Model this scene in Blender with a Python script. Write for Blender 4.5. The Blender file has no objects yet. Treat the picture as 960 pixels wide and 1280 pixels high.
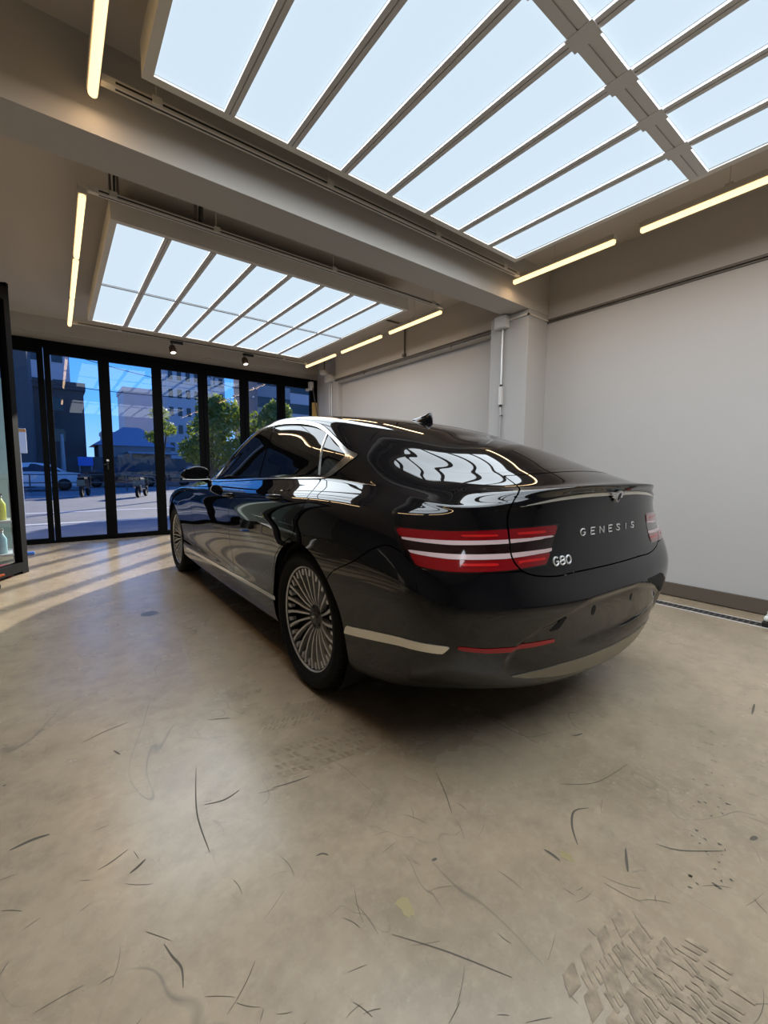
import bpy, bmesh, math, random
import numpy as np
from mathutils import Vector, Matrix
PI = math.pi
C = bpy.context.scene.collection
random.seed(7); rng = np.random.default_rng(5)

# ------------------------------------------------------------------ camera
cam_d = bpy.data.cameras.new('camera'); cam = bpy.data.objects.new('camera', cam_d); C.objects.link(cam)
CAM_F, CAM_P, CAM_Y, CAM_R, CAM_H = 534.45, math.radians(5.4756), math.radians(37.457), math.radians(.4077), 1.1111
Fv = Vector((math.sin(CAM_Y)*math.cos(CAM_P), math.cos(CAM_Y)*math.cos(CAM_P), -math.sin(CAM_P)))
R0 = Vector((math.cos(CAM_Y), -math.sin(CAM_Y), 0)); U0 = R0.cross(Fv)
Rv = math.cos(CAM_R)*R0 + math.sin(CAM_R)*U0; Uv = -math.sin(CAM_R)*R0 + math.cos(CAM_R)*U0
M = Matrix.Identity(4)
for i in range(3):
    M[i][0], M[i][1], M[i][2] = Rv[i], Uv[i], -Fv[i]
M[2][3] = CAM_H
cam.matrix_world = M
cam_d.sensor_fit = 'HORIZONTAL'; cam_d.sensor_width = 36.0; cam_d.lens = CAM_F/960*36
cam_d.clip_start = .05; cam_d.clip_end = 600
bpy.context.scene.camera = cam

# ------------------------------------------------------------------ view, sky, sun
vs = bpy.context.scene.view_settings
vs.view_transform = 'Standard'; vs.look = 'None'; vs.gamma = 1; vs.use_curve_mapping = False
vs.exposure = EXPOSURE = 0.0
SKY = 1.55; SUN = 11.0
PANEL_SHOW = (.70, .86, 1.0); PANEL_E = .90      # what the milky diffuser itself shows
PANEL_L = 4.2                                    # radiance of the LED boards inside the light boxes
TUBE_SHOW = (1.0, .66, .30); TUBE_E = 2.2; TUBE_L = 20.0
world = bpy.data.worlds.new('sky'); bpy.context.scene.world = world; world.use_nodes = True
wn = world.node_tree.nodes; wl = world.node_tree.links; wn.clear()
wo = wn.new('ShaderNodeOutputWorld'); wb = wn.new('ShaderNodeBackground'); wb.inputs[1].default_value = SKY
wt = wn.new('ShaderNodeTexCoord'); wsx = wn.new('ShaderNodeSeparateXYZ'); wr = wn.new('ShaderNodeValToRGB')
wl.new(wt.outputs['Generated'], wsx.inputs[0]); wl.new(wsx.outputs[2], wr.inputs[0])
e = wr.color_ramp.elements
e[0].position = 0.0; e[0].color = (.34, .62, 1.0, 1); e[1].position = .7; e[1].color = (.03, .13, .55, 1)
x = wr.color_ramp.elements.new(.12); x.color = (.12, .43, 1.0, 1)
x = wr.color_ramp.elements.new(.3); x.color = (.055, .27, .85, 1)
wl.new(wr.outputs[0], wb.inputs[0]); wl.new(wb.outputs[0], wo.inputs[0])
sun_d = bpy.data.lights.new('sun', 'SUN'); sun_d.energy = SUN; sun_d.angle = math.radians(1.2); sun_d.color = (1, .90, .74)
sun = bpy.data.objects.new('sun', sun_d); C.objects.link(sun)
SUN_AZ, SUN_EL = math.radians(41.5), math.radians(21)
sd = Vector((math.sin(SUN_AZ)*math.cos(SUN_EL), math.cos(SUN_AZ)*math.cos(SUN_EL), math.sin(SUN_EL)))
sun.rotation_euler = sd.to_track_quat('Z', 'Y').to_euler(); sun.location = sd*60

# ------------------------------------------------------------------ helpers
def mat(name, col=(.5,.5,.5), rough=.5, metal=0.0, coat=0.0, spec=.5, emit=None, estr=1.0, noise=None, bump=None):
    m = bpy.data.materials.new(name); m.use_nodes = True
    nt = m.node_tree; b = nt.nodes['Principled BSDF']
    b.inputs['Base Color'].default_value = (*col, 1); b.inputs['Roughness'].default_value = rough
    b.inputs['Metallic'].default_value = metal; b.inputs['Coat Weight'].default_value = coat
    b.inputs['Coat Roughness'].default_value = .02; b.inputs['Specular IOR Level'].default_value = spec
    if emit: b.inputs['Emission Color'].default_value = (*emit, 1); b.inputs['Emission Strength'].default_value = estr
    if noise:      # (scale, amount): mottles the base colour
        tc = nt.nodes.new('ShaderNodeTexCoord'); n = nt.nodes.new('ShaderNodeTexNoise'); n.inputs['Scale'].default_value = noise[0]
        n.inputs['Detail'].default_value = 6
        r = nt.nodes.new('ShaderNodeValToRGB'); a = noise[1]
        r.color_ramp.elements[0].position = .3; r.color_ramp.elements[1].position = .7
        r.color_ramp.elements[0].color = (*[c*(1-a) for c in col], 1); r.color_ramp.elements[1].color = (*[min(1, c*(1+a)) for c in col], 1)
        nt.links.new(tc.outputs['Object'], n.inputs['Vector']); nt.links.new(n.outputs[0], r.inputs[0]); nt.links.new(r.outputs[0], b.inputs['Base Color'])
    if bump:       # (scale, strength, distance)
        tc = nt.nodes.new('ShaderNodeTexCoord'); n = nt.nodes.new('ShaderNodeTexNoise'); n.inputs['Scale'].default_value = bump[0]; n.inputs['Detail'].default_value = 4
        bp = nt.nodes.new('ShaderNodeBump'); bp.inputs['Strength'].default_value = bump[1]; bp.inputs['Distance'].default_value = bump[2]
        nt.links.new(tc.outputs['Object'], n.inputs['Vector']); nt.links.new(n.outputs[0], bp.inputs['Height']); nt.links.new(bp.outputs[0], b.inputs['Normal'])
    return m

def glass_mat(name, tint, ior=1.45, rough=0.0):
    m = bpy.data.materials.new(name); m.use_nodes = True; nt = m.node_tree; nt.nodes.clear()
    o = nt.nodes.new('ShaderNodeOutputMaterial'); t = nt.nodes.new('ShaderNodeBsdfTransparent'); g = nt.nodes.new('ShaderNodeBsdfGlossy')
    f = nt.nodes.new('ShaderNodeFresnel'); mx = nt.nodes.new('ShaderNodeMixShader')
    f.inputs[0].default_value = ior; t.inputs[0].default_value = (*tint, 1); g.inputs['Roughness'].default_value = rough
    nt.links.new(f.outputs[0], mx.inputs[0]); nt.links.new(t.outputs[0], mx.inputs[1]); nt.links.new(g.outputs[0], mx.inputs[2]); nt.links.new(mx.outputs[0], o.inputs[0])
    return m

class MB:
    """collects plain shapes and links them as ONE mesh object"""
    def __init__(s): s.v = []; s.f = []; s.sm = []
    def add(s, vs, fs, smooth=False):
        o = len(s.v); s.v += [tuple(p) for p in vs]; s.f += [tuple(i+o for i in f) for f in fs]; s.sm += [smooth]*len(fs); return s
    def box(s, x0, y0, z0, x1, y1, z1, bev=0.0):
        if x0 > x1: x0, x1 = x1, x0
        if y0 > y1: y0, y1 = y1, y0
        if z0 > z1: z0, z1 = z1, z0
        if bev <= 0:
            v = [(x, y, z) for z in (z0, z1) for x, y in ((x0,y0),(x1,y0),(x1,y1),(x0,y1))]
            return s.add(v, [(3,2,1,0),(4,5,6,7),(0,1,5,4),(1,2,6,5),(2,3,7,6),(3,0,4,7)])
        bm = bmesh.new(); bmesh.ops.create_cube(bm, size=1)
        for q in bm.verts: q.co = Vector(((x0+x1)/2+q.co.x*(x1-x0), (y0+y1)/2+q.co.y*(y1-y0), (z0+z1)/2+q.co.z*(z1-z0)))
        bmesh.ops.bevel(bm, geom=list(bm.edges), offset=bev, segments=2, affect='EDGES', profile=.5)
        return s.bm(bm)
    def bm(s, bm, smooth=False):
        bm.verts.index_update()
        s.add([q.co[:] for q in bm.verts], [tuple(q.index for q in f.verts) for f in bm.faces], smooth); bm.free(); return s
    def obox(s, o, ax, ay, az):
        """box spanned by three vectors from corner o"""
        o, ax, ay, az = map(Vector, (o, ax, ay, az))
        v = [o+ax*i+ay*j+az*k for k in (0,1) for i, j in ((0,0),(1,0),(1,1),(0,1))]
        return s.add(v, [(3,2,1,0),(4,5,6,7),(0,1,5,4),(1,2,6,5),(2,3,7,6),(3,0,4,7)])
    def tube(s, pts, r, n=10, caps=True):
        pts = [Vector(p) for p in pts]; rs = r if isinstance(r, (list, tuple)) else [r]*len(pts)
        rings = []; up = Vector((0,0,1)); prev = None
        for i, p in enumerate(pts):
            d = (pts[min(i+1, len(pts)-1)] - pts[max(i-1, 0)]).normalized()
            a = prev - d*prev.dot(d) if prev is not None else d.cross(up if abs(d.z) < .9 else Vector((1,0,0)))
            a.normalize(); prev = a; b = d.cross(a)
            rings.append([p + (a*math.cos(t)+b*math.sin(t))*rs[i] for t in [2*PI*k/n for k in range(n)]])
        v = [q for R in rings for q in R]; f = []
        for i in range(len(rings)-1):
            for k in range(n): f.append((i*n+k, i*n+(k+1) % n, (i+1)*n+(k+1) % n, (i+1)*n+k))
        s.add(v, f, True)
        if caps: s.add(rings[0], [tuple(range(n))[::-1]]); s.add(rings[-1], [tuple(range(n))])
        return s
    def lathe(s, prof, o=(0,0,0), axis='z', n=24, smooth=True):
        """prof: (r, h) pairs"""
        o = Vector(o); v = []
        for r, h in prof:
            for k in range(n):
                a = 2*PI*k/n; c, q = r*math.cos(a), r*math.sin(a)
                v.append(o + Vector({'z': (c, q, h), 'x': (h, c, q), 'y': (c, h, q)}[axis]))
        f = [(i*n+k, i*n+(k+1) % n, (i+1)*n+(k+1) % n, (i+1)*n+k) for i in range(len(prof)-1) for k in range(n)]
        return s.add(v, f, smooth)
    def prism(s, pts, d):
        """planar polygon pushed along d"""
        d = Vector(d); a = [Vector(p) for p in pts]; n = len(a)
        return s.add(a + [p+d for p in a], [tuple(range(n))[::-1], tuple(range(n, 2*n))] + [(i, (i+1) % n, n+(i+1) % n, n+i) for i in range(n)])
    def build(s, name, m, parent=None, loc=None):
        me = bpy.data.meshes.new(name); me.from_pydata(s.v, [], s.f)
        me.polygons.foreach_set('use_smooth', s.sm)
        bm = bmesh.new(); bm.from_mesh(me); bmesh.ops.recalc_face_normals(bm, faces=bm.faces); bm.to_mesh(me); bm.free()
        me.update()
        o = bpy.data.objects.new(name, me); C.objects.link(o); me.materials.append(m)
        if parent is not None: o.parent = parent
        if loc is not None: o.location = loc
        return o
def thing(name, label, cat, loc=(0,0,0), rz=0.0, group=None):
    o = bpy.data.objects.new(name, None); C.objects.link(o); o.empty_display_size = .1
    o.location = loc; o.rotation_euler = (0, 0, rz); o['label'] = label; o['category'] = cat
    if group: o['group'] = group
    return o
def tag(o, label, cat, group=None):
    o['label'] = label; o['category'] = cat
    if group: o['group'] = group
    return o
def struct(o): o['kind'] = 'structure'; return o
def copy_tree(o, parent=None):
    c = o.copy(); C.objects.link(c)
    if parent is not None: c.parent = parent
    for ch in list(o.children): copy_tree(ch, c)
    return c
# ------------------------------------------------------------------ materials of the room
def floor_mat():
    m = bpy.data.materials.new('polished_concrete'); m.use_nodes = True; nt = m.node_tree; N = nt.nodes; L = nt.links; b = N['Principled BSDF']
    tc = N.new('ShaderNodeTexCoord'); co = tc.outputs['Object']
    def noise(scale, detail=6, rough=.6, dist=0.0, vec=None):
        n = N.new('ShaderNodeTexNoise'); n.inputs['Scale'].default_value = scale; n.inputs['Detail'].default_value = detail
        n.inputs['Roughness'].default_value = rough; n.inputs['Distortion'].default_value = dist; L.new(vec or co, n.inputs['Vector']); return n.outputs[0]
    def ramp(fac, stops):
        r = N.new('ShaderNodeValToRGB'); L.new(fac, r.inputs[0]); el = r.color_ramp.elements
        el[0].position, el[0].color = stops[0][0], (*stops[0][1], 1); el[1].position, el[1].color = stops[-1][0], (*stops[-1][1], 1)
        for p, c in stops[1:-1]: q = el.new(p); q.color = (*c, 1)
        return r.outputs[0]
    def g(v): return (v, v, v)
    def mix(fac, a, c, mode='MIX'):
        x = N.new('ShaderNodeMix'); x.data_type = 'RGBA'; x.blend_type = mode
        if isinstance(fac, float): x.inputs[0].default_value = fac
        else: L.new(fac, x.inputs[0])
        for sock, val in ((x.inputs[6], a), (x.inputs[7], c)):
            if isinstance(val, tuple): sock.default_value = (*val, 1)
            else: L.new(val, sock)
        return x.outputs[2]
    def mth(op, a, c=None):
        x = N.new('ShaderNodeMath'); x.operation = op
        for sock, val in ((x.inputs[0], a), (x.inputs[1], c)):
            if val is None: continue
            if isinstance(val, (int, float)): sock.default_value = val
            else: L.new(val, sock)
        return x.outputs[0]
    base = ramp(noise(.55, 8, .62, .4), [(.30, (.215, .167, .11)), (.5, (.40, .315, .215)), (.68, (.51, .41, .29))])
    base = mix(ramp(noise(2.6, 9, .68, .3), [(.35, g(0)), (.75, g(.55))]), base, (.30, .25, .185))
    base = mix(ramp(noise(9, 8, .7), [(.45, g(0)), (.75, g(.65))]), base, (.22, .175, .125))
    base = mix(ramp(noise(26, 6, .7), [(.48, g(0)), (.75, g(.35))]), base, (.48, .40, .29))
    base = mix(ramp(noise(1.3, 5, .5, 1.0), [(.58, g(0)), (.75, g(.45))]), base, (.43, .345, .225))
    # hairline scratches and scuffs: level lines of stretched noise, only in worn patches
    for sc, rot, w, amt, seed in ((1.7, .5, .0035, .55, 3), (2.4, -.7, .0028, .5, 11), (4.0, 1.3, .004, .4, 23)):
        mp = N.new('ShaderNodeMapping'); L.new(co, mp.inputs[0]); mp.inputs['Rotation'].default_value = (0, 0, rot); mp.inputs['Location'].default_value = (seed, seed*.7, 0); mp.inputs['Scale'].default_value = (1, .45, 1)
        d = mth('ABSOLUTE', mth('SUBTRACT', noise(sc, 3, .5, .6, mp.outputs[0]), .5))
        line = ramp(d, [(0, g(1)), (w, g(0))])
        worn = ramp(noise(sc*.9+.4, 4, .6, 0, mp.outputs[0]), [(.52, g(0)), (.62, g(amt))])
        base = mix(mth('MULTIPLY', line, worn), base, (.09, .085, .08))
    sp = ramp(noise(38, 3, .6), [(.70, g(0)), (.76, g(.45))])
    base = mix(mth('MULTIPLY', sp, ramp(noise(1.1, 4), [(.5, g(0)), (.65, g(1))])), base, (.10, .09, .08))
    L.new(base, b.inputs['Base Color'])
    rg = ramp(noise(1.6, 6, .6), [(.3, g(.17)), (.7, g(.34))]); L.new(rg, b.inputs['Roughness'])
    b.inputs['Specular IOR Level'].default_value = .45
    bp = N.new('ShaderNodeBump'); bp.inputs['Strength'].default_value = .10; bp.inputs['Distance'].default_value = .004
    L.new(noise(7, 5, .55), bp.inputs['Height']); L.new(bp.outputs[0], b.inputs['Normal'])
    return m

M_floor = floor_mat()
M_wall = mat('white_wall_paint', (.50, .485, .475), .75, noise=(1.2, .03), bump=(26, .12, .004))
M_ceil = mat('ceiling_paint', (.58, .52, .455), .8, noise=(.8, .05))
M_beam = mat('beam_paint', (.52, .49, .45), .75, noise=(.8, .03))
M_side = mat('grey_wall_paint', (.20, .19, .18), .7, noise=(.9, .15))
M_base = mat('brown_baseboard', (.115, .09, .07), .5)
M_frame = mat('black_door_frame', (.003, .003, .0035), .75, spec=.08)
M_alu = mat('grey_aluminium', (.70, .68, .66), .6, .1)
M_slim = mat('slim_grey_bar', (.16, .16, .165), .6)
M_white = mat('white_painted_metal', (.74, .70, .63), .5)
M_trk = mat('beige_track', (.68, .63, .55), .5)
M_gal = mat('galvanised_pipe', (.62, .62, .62), .35, .8)
M_dark = mat('dark_conduit', (.13, .12, .11), .5, .3)
M_blk = mat('black_metal', (.012, .011, .010), .45)
M_cop = mat('bronze_lamp_body', (.045, .022, .015), .35, .6)
M_pane = glass_mat('door_glass', (.78, .82, .88))
M_leafglass = glass_mat('leaf_glass', (.62, .74, .76))
M_diff = mat('opal_diffuser', (.12, .13, .14), .6, emit=PANEL_SHOW, estr=PANEL_E)
M_tube = mat('warm_tube_diffuser', (.9, .8, .6), .5, emit=TUBE_SHOW, estr=TUBE_E)
M_lens = mat('lit_lamp_lens', (.9, .9, .85), .3, emit=(1, .82, .60), estr=2.6)

# ------------------------------------------------------------------ the shell
ZC = 3.28; XW = 4.39; YD = 8.07; XL = -3.4; YB = -4.6
m = MB(); m.box(XL, YB, -.12, XW, YD+.12, 0); struct(m.build('floor', M_floor))
m = MB(); m.box(XL, YB, ZC, XW+.2, YD+.12, ZC+.15); struct(m.build('ceiling', M_ceil))
m = MB(); m.box(XW, YB, 0, XW+.2, YD+.12, ZC); struct(m.build('wall_right', M_wall))
m = MB(); m.box(XL-.2, YB, 0, XL, YD+.12, ZC); struct(m.build('wall_left', M_side))
m = MB(); m.box(XL-.2, YB-.2, 0, XW+.2, YB, ZC); struct(m.build('wall_back', M_side))
m = MB(); m.box(XL-.2, YD-.02, 2.955, XW, YD+.12, ZC); m.box(XL-.2, YD-.06, 3.06, XW, YD-.02, ZC); m.box(XL-.2, YD-.02, 0, -.795, YD+.12, 2.955); struct(m.build('wall_front', M_beam))
m = MB(); m.box(XL, 2.79, 2.82, 4.0301, 3.09, ZC); m.box(4.0301, 2.79, 2.82, XW, 3.09, ZC); struct(m.build('ceiling_beam', M_beam))
m = MB(); m.box(4.03, 2.79, 0, XW, 3.28, 2.82, .008); struct(m.build('wall_column', M_wall))
m = MB(); m.box(4.30, 7.06, 0, XW, 7.56, 2.90, .006); struct(m.build('corner_pillar', M_wall))
# boxed-in ledge under the ceiling of the far bay
m = MB(); m.box(4.25, 3.28, 2.755, XW, 7.06, ZC); struct(m.build('wall_ledge', M_beam))
m = MB(); m.box(4.372, YB, .008, XW, 2.79, .125, .004); struct(m.build('baseboard_right', M_base))
m = MB(); m.box(4.372, 3.28, .008, XW, 7.06, .125, .004); struct(m.build('baseboard_far', M_base))
# drainage channel with a slotted cover along the right wall
m = MB(); m.box(4.01, YB, 0, 4.022, 7.9, .003); m.box(4.132, YB, 0, 4.144, 7.9, .003)
struct(m.build('drain_edge', M_alu))
m = MB(); m.box(4.022, YB, .0002, 4.132, 7.9, .0012); dch = struct(m.build('drain_channel', M_blk))
m = MB(); y = -.5
while y < 2.8:
    m.box(4.022, y, .0012, 4.132, y+.012, .003); y += .036
struct(m.build('drain_grating', M_dark))
# picture-rail conduit: a seam strip along the near wall
m = MB(); m.box(4.362, YB, 2.752, XW, 2.79, 2.772); m.box(4.375, YB, 2.735, XW, 2.79, 2.745); struct(m.build('trim_1', M_dark))
m = MB(); m.box(4.008, 2.768, 2.752, 4.03, 3.19, 2.764); m.box(4.008, 2.768, 2.752, XW, 2.79, 2.764); struct(m.build('trim_2', M_white))

# scuffs, rubber marks and tyre prints lying on the concrete
M_scuff = mat('rubber_scuff', (.115, .10, .08), .7, spec=.2)
M_print = mat('tyre_dust', (.27, .208, .138), .6, noise=(30, .35))
M_yel = mat('yellow_paint_stain', (.33, .27, .135), .35)
def scuff(mb, pts, w):
    n = len(pts)
    for i in range(n-1):
        (x0, y0), (x1, y1) = pts[i], pts[i+1]; dx, dy = x1-x0, y1-y0; l = math.hypot(dx, dy) or 1
        a = w*(.25+.75*math.sin(PI*(i+.2)/n)); b = w*(.25+.75*math.sin(PI*min(i+1.2, n)/n))
        nx, ny = -dy/l, dx/l
        mb.add([(x0+nx*a, y0+ny*a, .0006), (x1+nx*b, y1+ny*b, .0006), (x1-nx*b, y1-ny*b, .0006), (x0-nx*a, y0-ny*a, .0006)], [(3,2,1,0)])
def fp(u, v):
    d = Fv + Rv*((u-480)/CAM_F) - Uv*((v-640)/CAM_F); t = -CAM_H/d.z; return (d.x*t, d.y*t)
def curve(px, k=8):
    P = [Vector((*fp(*p), 0)) for p in px]; out = []
    for i in range(len(P)-1):
        p0, p1, p2, p3 = P[max(i-1,0)], P[i], P[i+1], P[min(i+2,len(P)-1)]
        for j in range(k):
            t = j/k; out.append((.5*((2*p1)+(p2-p0)*t+(2*p0-5*p1+4*p2-p3)*t*t+(3*p1-p0-3*p2+p3)*t**3))[:2])
    out.append(P[-1][:2]); return out
sc = MB()
for px, w in (([(736,1010),(718,1014),(715,1032),(722,1056)], .006), ([(820,1055),(850,1063),(905,1064)], .004), ([(782,1060),(783,1075),(785,1090)], .007),
              ([(255,1006),(280,1000),(299,988)], .005), ([(12,1063),(40,1050),(62,1043)], .010), ([(205,1180),(215,1195),(227,1210),(229,1235)], .004),
              ([(162,1092),(172,1084),(182,1074)], .007), ([(122,1088),(140,1077),(160,1062)], .003), ([(395,1070),(403,1067),(411,1069)], .005),
              ([(545,965),(556,990),(565,1017)], .003), ([(600,890),(630,908),(660,921),(690,915)], .003), ([(715,920),(722,919),(728,917)], .008),
              ([(490,1168),(560,1190),(640,1222)], .003), ([(700,980),(745,978),(785,955)], .0025), ([(245,960),(246,1015),(262,1065)], .004),
              ([(260,900),(280,898),(288,898)], .005), ([(100,930),(130,915),(160,903)], .004), ([(3,983),(8,981)], .008), ([(142,938),(150,943)], .006),
              ([(340,985),(365,978),(387,970)], .005), ([(540,1076),(546,1073)], .008), ([(680,1062),(690,1068),(700,1076)], .008), ([(938,1050),(946,1046)], .012), ([(940,893),(943,880)], .008)):
    scuff(sc, curve(px), w*.55)
for i in range(60):   # crumbs of rubber scattered along the right-hand wheel track
    u, v = rng.uniform(860, 915), rng.uniform(900, 1110); x, y = fp(u, v); r = rng.uniform(.002, .006)
    a = rng.uniform(0, 6.28, 5); a.sort(); sc.add([(x+r*math.cos(t), y+1.4*r*math.sin(t), .0006) for t in a], [(0,1,2,3,4)])
for i in range(80):   # short fine scratches
    u, v = rng.uniform(0, 960), 1280-380*rng.uniform(0, 1)**1.5; x, y = fp(u, v); a = rng.uniform(0, 6.28); l = rng.uniform(.02, .10); k = rng.uniform(-.35, .35)
    scuff(sc, [(x+l*t*math.cos(a+k*t), y+l*t*math.sin(a+k*t)) for t in np.linspace(0, 1, 6)], rng.uniform(.0004, .0010))
struct(sc.build('floor_scuffs', M_scuff))
tp = MB()
ZT_ = [.0004]
def tread(px0, px1, width, rows, step, kind):
    ZT_[0] += .0002
    a, b = Vector((*fp(*px0), 0)), Vector((*fp(*px1), 0)); d = (b-a); L_ = d.length; d.normalize(); n = Vector((-d.y, d.x, 0))
    for r in range(rows):
        o = (r-(rows-1)/2)*width; s = 0
        while s < L_:
            if rng.random() < .84:
                l = step*rng.uniform(.5, .72); w = width*rng.uniform(.62, .8)/2; sk = kind*width*.35
                p = a+d*s+n*o
                q = [p-n*w-d*sk, p+n*w+d*sk, p+n*w+d*(l+sk), p-n*w+d*(l-sk)]
                tp.add([(v.x, v.y, ZT_[0]) for v in q], [(0,1,2,3)])
            s += step
tread((326,902), (412,884), .045, 4, .022, .6); tread((345,955), (455,922), .045, 4, .026, -.5); tread((290,866), (322,858), .05, 3, .05, .4)
tread((735,1262), (800,1180), .05, 3, .07, .8); tread((770,1275), (850,1195), .045, 4, .016, .3); tread((835,1275), (905,1205), .05, 3, .02, -.4)
struct(tp.build('floor_tyre_prints', M_print))
ys = MB()
for (u, v), r in (((708,1070), .022), ((506,1133), .03)):
    x, y = fp(u, v); r *= .7; ys.add([(x+r*math.cos(t)*rng.uniform(.5,1.1), y+r*1.6*math.sin(t)*rng.uniform(.6,1.1), .0004) for t in np.linspace(0, 6, 14)], [tuple(range(14))])
struct(ys.build('floor_paint_stains', M_yel))
dm = MB(); x, y = fp(187, 767); dm.add([(x+.062*math.cos(t), y+.062*math.sin(t), .0008) for t in np.linspace(0, 6.1, 24)], [tuple(range(24))])
struct(dm.build('floor_plug', mat('grey_floor_plug', (.12, .12, .13), .4)))

# ------------------------------------------------------------------ folding glass doors (far end)
edges = [(-.715,-.132), (.021,.605), (.75,1.34), (1.482,2.06), (2.215,2.79), (2.953,3.523), (3.682,4.244)]
ZG0, ZG1, ZT = .072, 2.77, 2.955
m = MB(); m.box(-.794, YD-.05, 2.87, XW-.001, YD+.09, ZT-.001); m.box(-.794, YD-.05, 0, XW-.001, YD+.09, .022)
m.box(4.262, YD-.04, .022, XW-.001, YD+.09, 2.87); struct(m.build('door_frame', M_frame))
half = .0735
for i, (a, b) in enumerate(edges):
    i += 1; f = MB(); l, r = a-half+.0005, b+half-.0005
    if i == len(edges): r = 4.26
    f.box(l, YD-.03, .024, a, YD+.03, 2.868, .004); f.box(b, YD-.03, .024, r, YD+.03, 2.868, .004)
    f.box(a, YD-.03, .024, b, YD+.03, ZG0); f.box(a, YD-.03, ZG1, b, YD+.03, 2.868)
    d = struct(f.build('door_%d' % i, M_frame))
    p = MB(); p.add([(a, YD, ZG0), (b, YD, ZG0), (b, YD, ZG1), (a, YD, ZG1)], [(0,1,2,3)]); p.build('pane', M_pane, d)
    if i == 2:
        h = MB(); h.box(b+.045, YD-.062, 1.10, b+.069, YD-.03, 1.26, .006); h.tube([(b+.057, YD-.06, 1.19), (b+.057, YD-.10, 1.19), (b-.0, YD-.10, 1.18)], .009)
        h.build('door_handle', M_blk, d)
        h = MB(); h.box(b+.040, YD-.075, 1.232, b+.074, YD-.062, 1.262, .004); k = h.build('door_lock', M_white, d); k['label'] = 'white lock knob on the black door stile'
# leaf of the same doors standing open, folded in towards the camera at the left
A = Vector((-.285, 5.93, 0)); dv = Vector((-.447, -.894, 0)); nv = Vector((-.894, .447, 0)); W = .72; TH = .075
lf = MB()
def lbox(mb, s0, s1, z0, z1, th=TH): mb.obox(A+dv*s0+Vector((0,0,z0)), dv*(s1-s0), nv*th, Vector((0,0,z1-z0)))
lbox(lf, 0, .085, .03, 2.93); lbox(lf, W-.085, W, .03, 2.93); lbox(lf, .085, W-.085, .03, .125); lbox(lf, .085, W-.085, 2.79, 2.93)
lbox(lf, -.006, .10, .0, .03, TH+.01); lbox(lf, -.004, .035, 2.93, 2.975, .05)
leaf = struct(lf.build('door_8', M_frame))
p = MB(); a0, a1 = A+dv*.085+nv*.037, A+dv*(W-.085)+nv*.037
p.add([(*a0[:2], .125), (*a1[:2], .125), (*a1[:2], 2.79), (*a0[:2], 2.79)], [(0,1,2,3)]); p.build('pane', M_leafglass, leaf)

# ------------------------------------------------------------------ luminous light boxes
def area(name, parent, loc, sx, sy, col, radiance, rot=(0,0,0)):
    d = bpy.data.lights.new(name, 'AREA'); d.shape = 'RECTANGLE'; d.size = sx; d.size_y = sy; d.color = col
    d.energy = radiance*sx*sy*PI; o = bpy.data.objects.new(name, d); C.objects.link(o); o.location = loc; o.rotation_euler = rot
    if parent: o.parent = parent
    return o
PX0, PX1, NB = .47, 3.31, 8
PIT = (PX1-PX0)/NB; ZP = 2.985
def light_box(label, y0, y1, splits, barw, thin, loc_y):
    t = thing('luminous_ceiling_panel', label, 'ceiling light', (0, loc_y, 0), group=None)
    f = MB(); rim = .045; H = 3.12
    f.box(PX0-rim, y0-rim-loc_y, ZP-.012, PX0, y1+rim-loc_y, H); f.box(PX1, y0-rim-loc_y, ZP-.012, PX1+rim, y1+rim-loc_y, H)
    f.box(PX0, y0-rim-loc_y, ZP-.012, PX1, y0-loc_y, H); f.box(PX0, y1-loc_y, ZP-.012, PX1, y1+rim-loc_y, H)
    f.box(PX0-rim, y0-rim-loc_y, H, PX1+rim, y1+rim-loc_y, H+.012)
    f.build('frame', M_white, t)
    for k in range(1, NB):
        x = PX0+k*PIT; b = MB()
        b.box(x-.027, y0-loc_y, ZP-.016, x-.003, y1-loc_y, ZP+.03); b.box(x+.003, y0-loc_y, ZP-.016, x+.027, y1-loc_y, ZP+.03); b.box(x-.003, y0-loc_y, ZP-.006, x+.003, y1-loc_y, ZP+.02)
        b.build('bar', M_alu, t)
    cuts = [y0]+list(splits)+[y1]
    for s in splits:
        b = MB(); w = thin
        if w > .03:
            b.box(PX0, s-w-loc_y, ZP-.02, PX1, s-.004-loc_y, ZP-.0005); b.box(PX0, s+.004-loc_y, ZP-.02, PX1, s+w-loc_y, ZP-.0005); b.box(PX0, s-.004-loc_y, ZP-.012, PX1, s+.004-loc_y, ZP-.0005)
            for k in range(1, NB):
                x = PX0+k*PIT; b.box(x-.045, s-w-.012-loc_y, ZP-.022, x+.045, s+w+.012-loc_y, ZP-.0202)
        else: b.box(PX0, s-w-loc_y, ZP-.015, PX1, s+w-loc_y, ZP-.0005)
        b.build('cross_bar', M_alu if thin > .03 else M_slim, t)
    for j in range(len(cuts)-1):
        for k in range(NB):
            x0, x1 = PX0+k*PIT+.026, PX0+(k+1)*PIT-.026
            if k == 0: x0 = PX0+.004
            if k == NB-1: x1 = PX1-.004
            ya, yb = cuts[j]+(thin if j else 0), cuts[j+1]-(thin if j < len(cuts)-2 else 0)
            d = MB(); d.box(x0, ya-loc_y, ZP, x1, yb-loc_y, ZP+.008); d.build('diffuser', M_diff, t)
            area('led_board', t, ((x0+x1)/2, (ya+yb)/2-loc_y, ZP-.004), x1-x0, yb-ya, (.87, .94, 1.0), PANEL_L)
    # hanger rods up to the ceiling
    for x in (PX0+.2, PX1-.2):
        for y in (y0+.3, y1-.3):
            h = MB(); h.tube([(x, y-loc_y, H+.01), (x, y-loc_y, ZC)], .006, 6); h.build('hanger_rod', M_dark, t)
    return t
light_box('big glowing white ceiling light box overhead in the near bay', -1.70, 2.44, [1.09], .05, .05, .4)
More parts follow.
